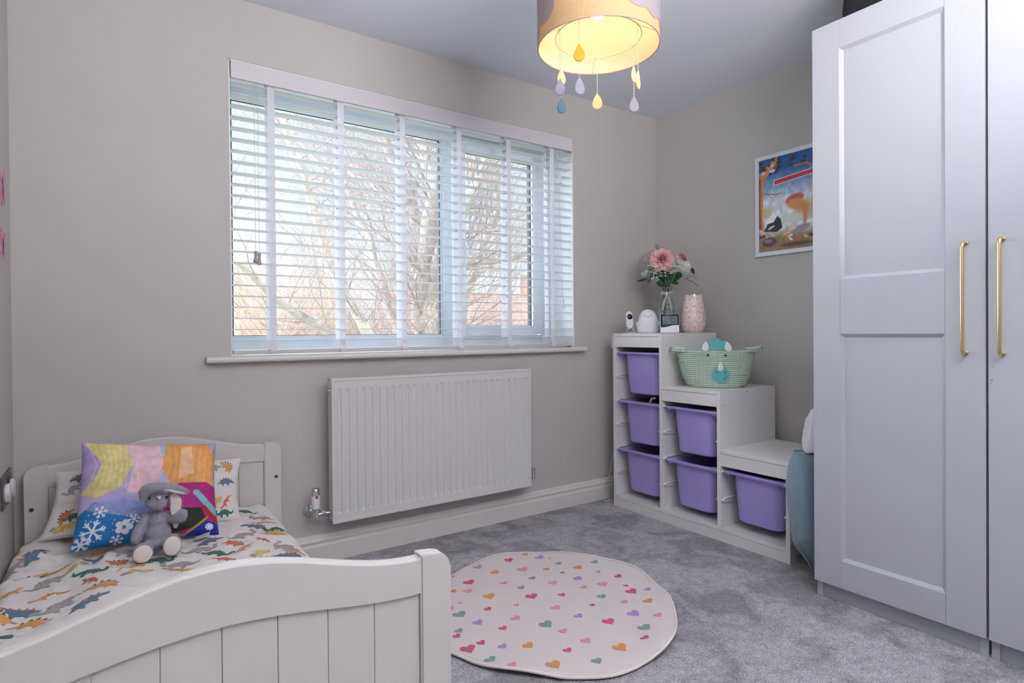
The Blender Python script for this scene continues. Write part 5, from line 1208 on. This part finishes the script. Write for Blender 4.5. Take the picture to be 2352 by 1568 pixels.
HB={}; rh=random.Random(2)
def heart(x,y,w,ang,key):
    P=[]
    for i in range(26):
        t=2*PI*i/26; hx=.5*math.sin(t)**3*(1.0); hy=(13*math.cos(t)-5*math.cos(2*t)-2*math.cos(3*t)-math.cos(4*t))/32
        hx*=w; hy*=w; P.append((x+hx*math.cos(ang)-hy*math.sin(ang),y+hx*math.sin(ang)+hy*math.cos(ang)))
    decal(HB.setdefault(key,bmesh.new()),P[::-1],rugf,.0009,.012)
for s in HL.split(';'):
    zx,zy,k,w=s.split(); p=onZ(1000+float(zx)/4.055,1240+float(zy)/4.055,.014); wd=float(w)/4.055*(p-CAM).dot(_F)/FPX
    heart(p.x,p.y,wd*.98,-YAW+.55+rh.uniform(-.2,.2),k)
for x,y,k in((.88,1.6,'G'),(.93,1.75,'P'),(.90,1.5,'M'),(1.0,1.86,'O'),(.86,1.68,'L')): heart(x,y,.03,.1,k)
for k,bm in HB.items(): o=obj('heart_motif',bm,HM[k],rug); o['kind']='stuff'
# ---------------------------------------------------------------- outside the window
GZ=-2.75
GR=mat('lawn',(116,118,80),.95,var=.25,vscale=.8)
struct(obj('ground_outside',B(-40,70,D+.6,90,GZ-.2,GZ),GR))['label']='winter lawn outside'
BARK=mat('tree_bark',(192,184,176),.85,var=.22,vscale=9,bump=.6,bscale=40); TWG=mat('twig_bark',(170,154,150),.85); TW2=mat('copper_leaf',(186,164,146),.85,var=.2,vscale=3)
TWV=[];TWF=[]
def twig(p,q,r0,r1,store):
    vs,fs=store; t=(q-p)
    if t.length<1e-6: return
    t.normalize(); a=t.orthogonal().normalized(); b2=t.cross(a); k=len(vs)
    for c_,r in((p,r0),(q,r1)):
        for j in range(3): an=2*PI*j/3; vs.append(tuple(c_+a*(r*math.cos(an))+b2*(r*math.sin(an))))
    for j in range(3): fs.append((k+j,k+(j+1)%3,k+3+(j+1)%3,k+3+j))
def grow(p,d,L,r,depth,rg,store,up=.10):
    n=4; pts=[p]
    for i in range(n):
        d=(d+V((rg.uniform(-1,1),rg.uniform(-1,1),rg.uniform(-.8,1)))*.20+V((0,0,up*.3))).normalized(); q=p+d*(L/n); r1=r*(1-.16)
        twig(p,q,r,r1,store)
        if depth>0 and (i>0 or depth>2):
            for _ in range(2 if rg.random()<.65 else 1):
                s=V((rg.uniform(-1,1),rg.uniform(-1,1),rg.uniform(-.5,1))); s=(d*1.0+(s-d*s.dot(d)).normalized()*rg.uniform(.5,1.0)).normalized()
                grow(q,s,L*rg.uniform(.5,.75),r1*.55,depth-1,rg,store,up)
        p=q; r=r1
def bigtree(name,label,limbs,seed,group=None,mb=BARK,mtw=TWG,depth=3,tl=1.3,every=.8,twr=.5):
    rg=random.Random(seed); b0=limbs[0][0][0]; t=thing(name,label,'tree',(b0.x,b0.y,GZ),group); store=([],[])
    for i,(P,r0,r1) in enumerate(limbs):
        S=spline(P,6); n=len(S); rad=[r0+(r1-r0)*k/(n-1) for k in range(n)]
        S=[s+V((nz(s.x*2,s.z*2,i),nz(s.y*2,s.z*2,i+7),nz(s.x*2,s.y,i+9)))*min(.10,rad[k]*1.2) for k,s in enumerate(S)]
        obj('trunk' if i==0 else 'bough',T(S,rad,9),mb,t,smooth=True)
        acc=0
        for k in range(1,n):
            seg=(S[k]-S[k-1]).length; acc+=seg
            while acc>every:
                acc-=every*rg.uniform(.6,1.2)
                d=(S[k]-S[k-1]).normalized(); s=V((rg.uniform(-1,1),rg.uniform(-.8,.8),rg.uniform(-.3,1))); s=(s-d*s.dot(d)*.5).normalized()
                if S[k].z<GZ+1.8: continue
                grow(S[k],(d*.4+s).normalized(),tl*rg.uniform(.6,1.2),max(.010,rad[k]*.22*twr*2),depth,rg,store)
        grow(S[-1],(S[-1]-S[-3]).normalized(),tl*1.1,r1,depth,rg,store)
    o=meshobj('twigs',store[0],store[1],mtw,t,smooth=False); o['kind']='stuff'
    return t
TD=9.5
def at(u,v,dd=0): p=atd(u,v,TD+dd); return p
base=at(985,772); base=V((base.x,base.y,GZ)); b1=at(985,770)
limbs=[([base,V((b1.x+.05,b1.y,-.8)),b1,at(975,680),at(985,560),at(1000,440),at(960,330,.4),at(930,200,.8),at(900,60,1.2)],.26,.07),
 ([at(975,720),at(1020,560,-.2),at(1060,480,-.4),at(1110,400,-.4),at(1135,300,-.6),at(1150,150,-.8)],.15,.06),
 ([V((b1.x,b1.y,-.4)),at(900,860,-.4),at(850,790,-.6),at(830,740,-.7),at(800,690,-.8),at(760,600,-.9),at(735,520,-1),at(715,450,-1),at(700,390,-1.1),at(660,320,-1.2),at(640,200,-1.2)],.10,.045),
 ([V((b1.x,b1.y,-.3)),at(860,840,0),at(780,785,-.2),at(710,735,-.5),at(640,690,-.9),at(580,630,-1.2),at(530,585,-1.4),at(440,520,-1.8)],.11,.055),
 ([at(980,620,.2),at(960,520,.5),at(935,430,.6),at(900,360,.7),at(860,300,.8),at(800,250,.9),at(740,180,1)],.12,.05),
 ([at(940,460,.5),at(900,470,.9),at(850,420,1.3),at(800,400,1.6),at(740,380,1.9),at(660,300,2.3)],.05,.02),
 ([at(985,560,.2),at(1050,610,.5),at(1120,600,.9),at(1180,590,1.1),at(1250,560,1.4),at(1330,560,1.6)],.07,.04),
 ([at(1060,480,-.3),at(1085,380,0),at(1075,300,.2),at(1100,200,.4),at(1130,100,.5)],.10,.05),
 ([at(1000,700,.4),at(1060,720,.8),at(1110,560,1.4),at(1150,480,1.5),at(1140,400,1.5),at(1190,320,1.8)],.08,.03),
 ([V((b1.x,b1.y,.3)),at(925,760,.3),at(890,690,.4),at(850,560,.9),at(815,480,1.1),at(790,400,1.2),at(770,300,1.3),at(770,180,1.4)],.09,.03)]
bigtree('bare_tree','large bare winter tree with many pale boughs spreading in front of the window',limbs,11,depth=3,tl=1.35,every=.17,twr=.32)
def bush(name,label,x,y,hh,rr_,n,seed,m,group,z0=GZ):
    rg=random.Random(seed); t=thing(name,label,'shrub' if 'shrub' in name else 'tree',(x,y,z0),group); store=([],[])
    obj('trunk',T([(x,y,z0),(x+.1,y,z0+hh*.4),(x,y+.1,z0+hh*.7)],[.12,.09,.05],7),BARK,t,smooth=True)
    for i in range(n):
        a=rg.uniform(0,2*PI); q=rg.uniform(.1,.6); p=V((x+math.cos(a)*rr_*q*.5,y+math.sin(a)*rr_*q*.5,z0+hh*rg.uniform(.15,.62)))
        grow(p,V((math.cos(a)*.8,math.sin(a)*.8,rg.uniform(.3,1.2))).normalized(),rr_*rg.uniform(.55,.9),.022,2,rg,store)
    o=meshobj('twigs',store[0],store[1],m,t,smooth=False); o['kind']='stuff'; return t
g1='winter trees and shrubs beyond the big tree'
def onD(u,d,z=0): p=atd(u,CY,d); return p.x,p.y
for nm,lb,u,d,hh,r_,n,sd,mm in(
 ('copper_tree','rounded tree with copper brown leaves at the lower left of the window',640,17,6.2,2.6,150,21,TW2),
 ('copper_tree','smaller copper brown tree glimpsed at the left edge of the window',545,20,5.4,2.4,90,22,TW2),
 ('brown_shrub','brown twiggy shrub low behind the boughs left of centre',760,19,4.6,2.4,90,23,TWG),
 ('brown_shrub','tangled brown shrub low behind the main trunk',900,20,4.8,2.4,90,24,TWG),
 ('brown_shrub','bare shrub in front of the house at the right of window',1110,17,4.9,2.0,80,25,TWG),
 ('brown_shrub','bare shrub at far right of the window view',1220,19,5.2,2.4,80,26,TWG)):
    x,y=onD(u,d); bush(nm,lb,x,y,hh,r_,n,sd,mm,g1)
# hedge and house far off
x0,y0=onD(470,24); x1,y1=onD(1010,27)
rg=random.Random(40); store=([],[])
hg=thing('garden_hedge','long reddish brown hedge low across the window view','hedge',((x0+x1)/2,(y0+y1)/2,GZ))
for i in range(420):
    t=rg.random(); p=V((x0+(x1-x0)*t,y0+(y1-y0)*t+rg.uniform(-.5,.5),GZ+rg.uniform(.2,2.9))); grow(p,V((rg.uniform(-1,1),rg.uniform(-1,.2),rg.uniform(.2,1))).normalized(),1.3,.03,1,rg,store)
o=meshobj('twigs',store[0],store[1],mat('hedge_brown',(180,156,146),.9,var=.2,vscale=2),hg,smooth=False); o['kind']='stuff'
core=T([V((x0,y0,GZ+1.5)),V((x0*.5+x1*.5,y0*.5+y1*.5+.1,GZ+1.7)),V((x1,y1,GZ+1.5))],[1.5,1.6,1.5],10); obj('hedge_body',core,MATS['hedge_brown'],hg)
hx,hy=onD(1140,26); hs=thing('brick_house','brick house with reddish tiled roof beyond the garden at right','house',(hx,hy+2,GZ))
BRK=mat('house_brick',(176,148,138),.9,var=.15,vscale=6); TIL=mat('roof_tile',(176,148,140),.85,var=.15,vscale=5)
a_=math.radians(-28); ex=V((math.cos(a_),math.sin(a_),0)); ey=V((-math.sin(a_),math.cos(a_),0)); hc_=V((hx,hy+2,GZ))
def hb(name,u0,u1,v0,v1,z0,z1,m,par,bev=0):
    bm=B(u0,u1,v0,v1,z0,z1,bev=bev); bmesh.ops.transform(bm,matrix=Matrix(((ex.x,ey.x,0,hc_.x),(ex.y,ey.y,0,hc_.y),(0,0,1,hc_.z),(0,0,0,1))),verts=bm.verts); return obj(name,bm,m,par)
wl=hb('house_wall',-4,4,-2.5,2.5,0,3.6,BRK,hs)
for u0 in(-3,-.6,1.8):
    wf=hb('window',u0,u0+1.1,-2.55,-2.48,2.0,3.2,UPVC,hs); hb('pane',u0+.08,u0+1.02,-2.58,-2.54,2.08,3.12,mat('far_glass',(90,100,112),.1),wf)
bm=bmesh.new(); prism(bm,[(-2.9,3.5),(0,5.6),(2.9,3.5)],'x',-4.3,4.3); bmesh.ops.transform(bm,matrix=Matrix(((ex.x,ey.x,0,hc_.x),(ex.y,ey.y,0,hc_.y),(0,0,1,hc_.z),(0,0,0,1))),verts=bm.verts); rf=obj('roof',bm,TIL,hs)
bm=bmesh.new()
for i in range(16):
    t=i/16; z=3.5+2.1*t; v_=-2.9+2.9*t; box(bm,-4.32,4.32,v_-.03,v_+.05,z-.02,z+.06)
bmesh.ops.transform(bm,matrix=Matrix(((ex.x,ey.x,0,hc_.x),(ex.y,ey.y,0,hc_.y),(0,0,1,hc_.z),(0,0,0,1))),verts=bm.verts); obj('tile_course',bm,TIL,rf)['kind']='stuff'
hb('chimney',2.2,2.9,-.4,.3,4.6,6.4,BRK,hs)
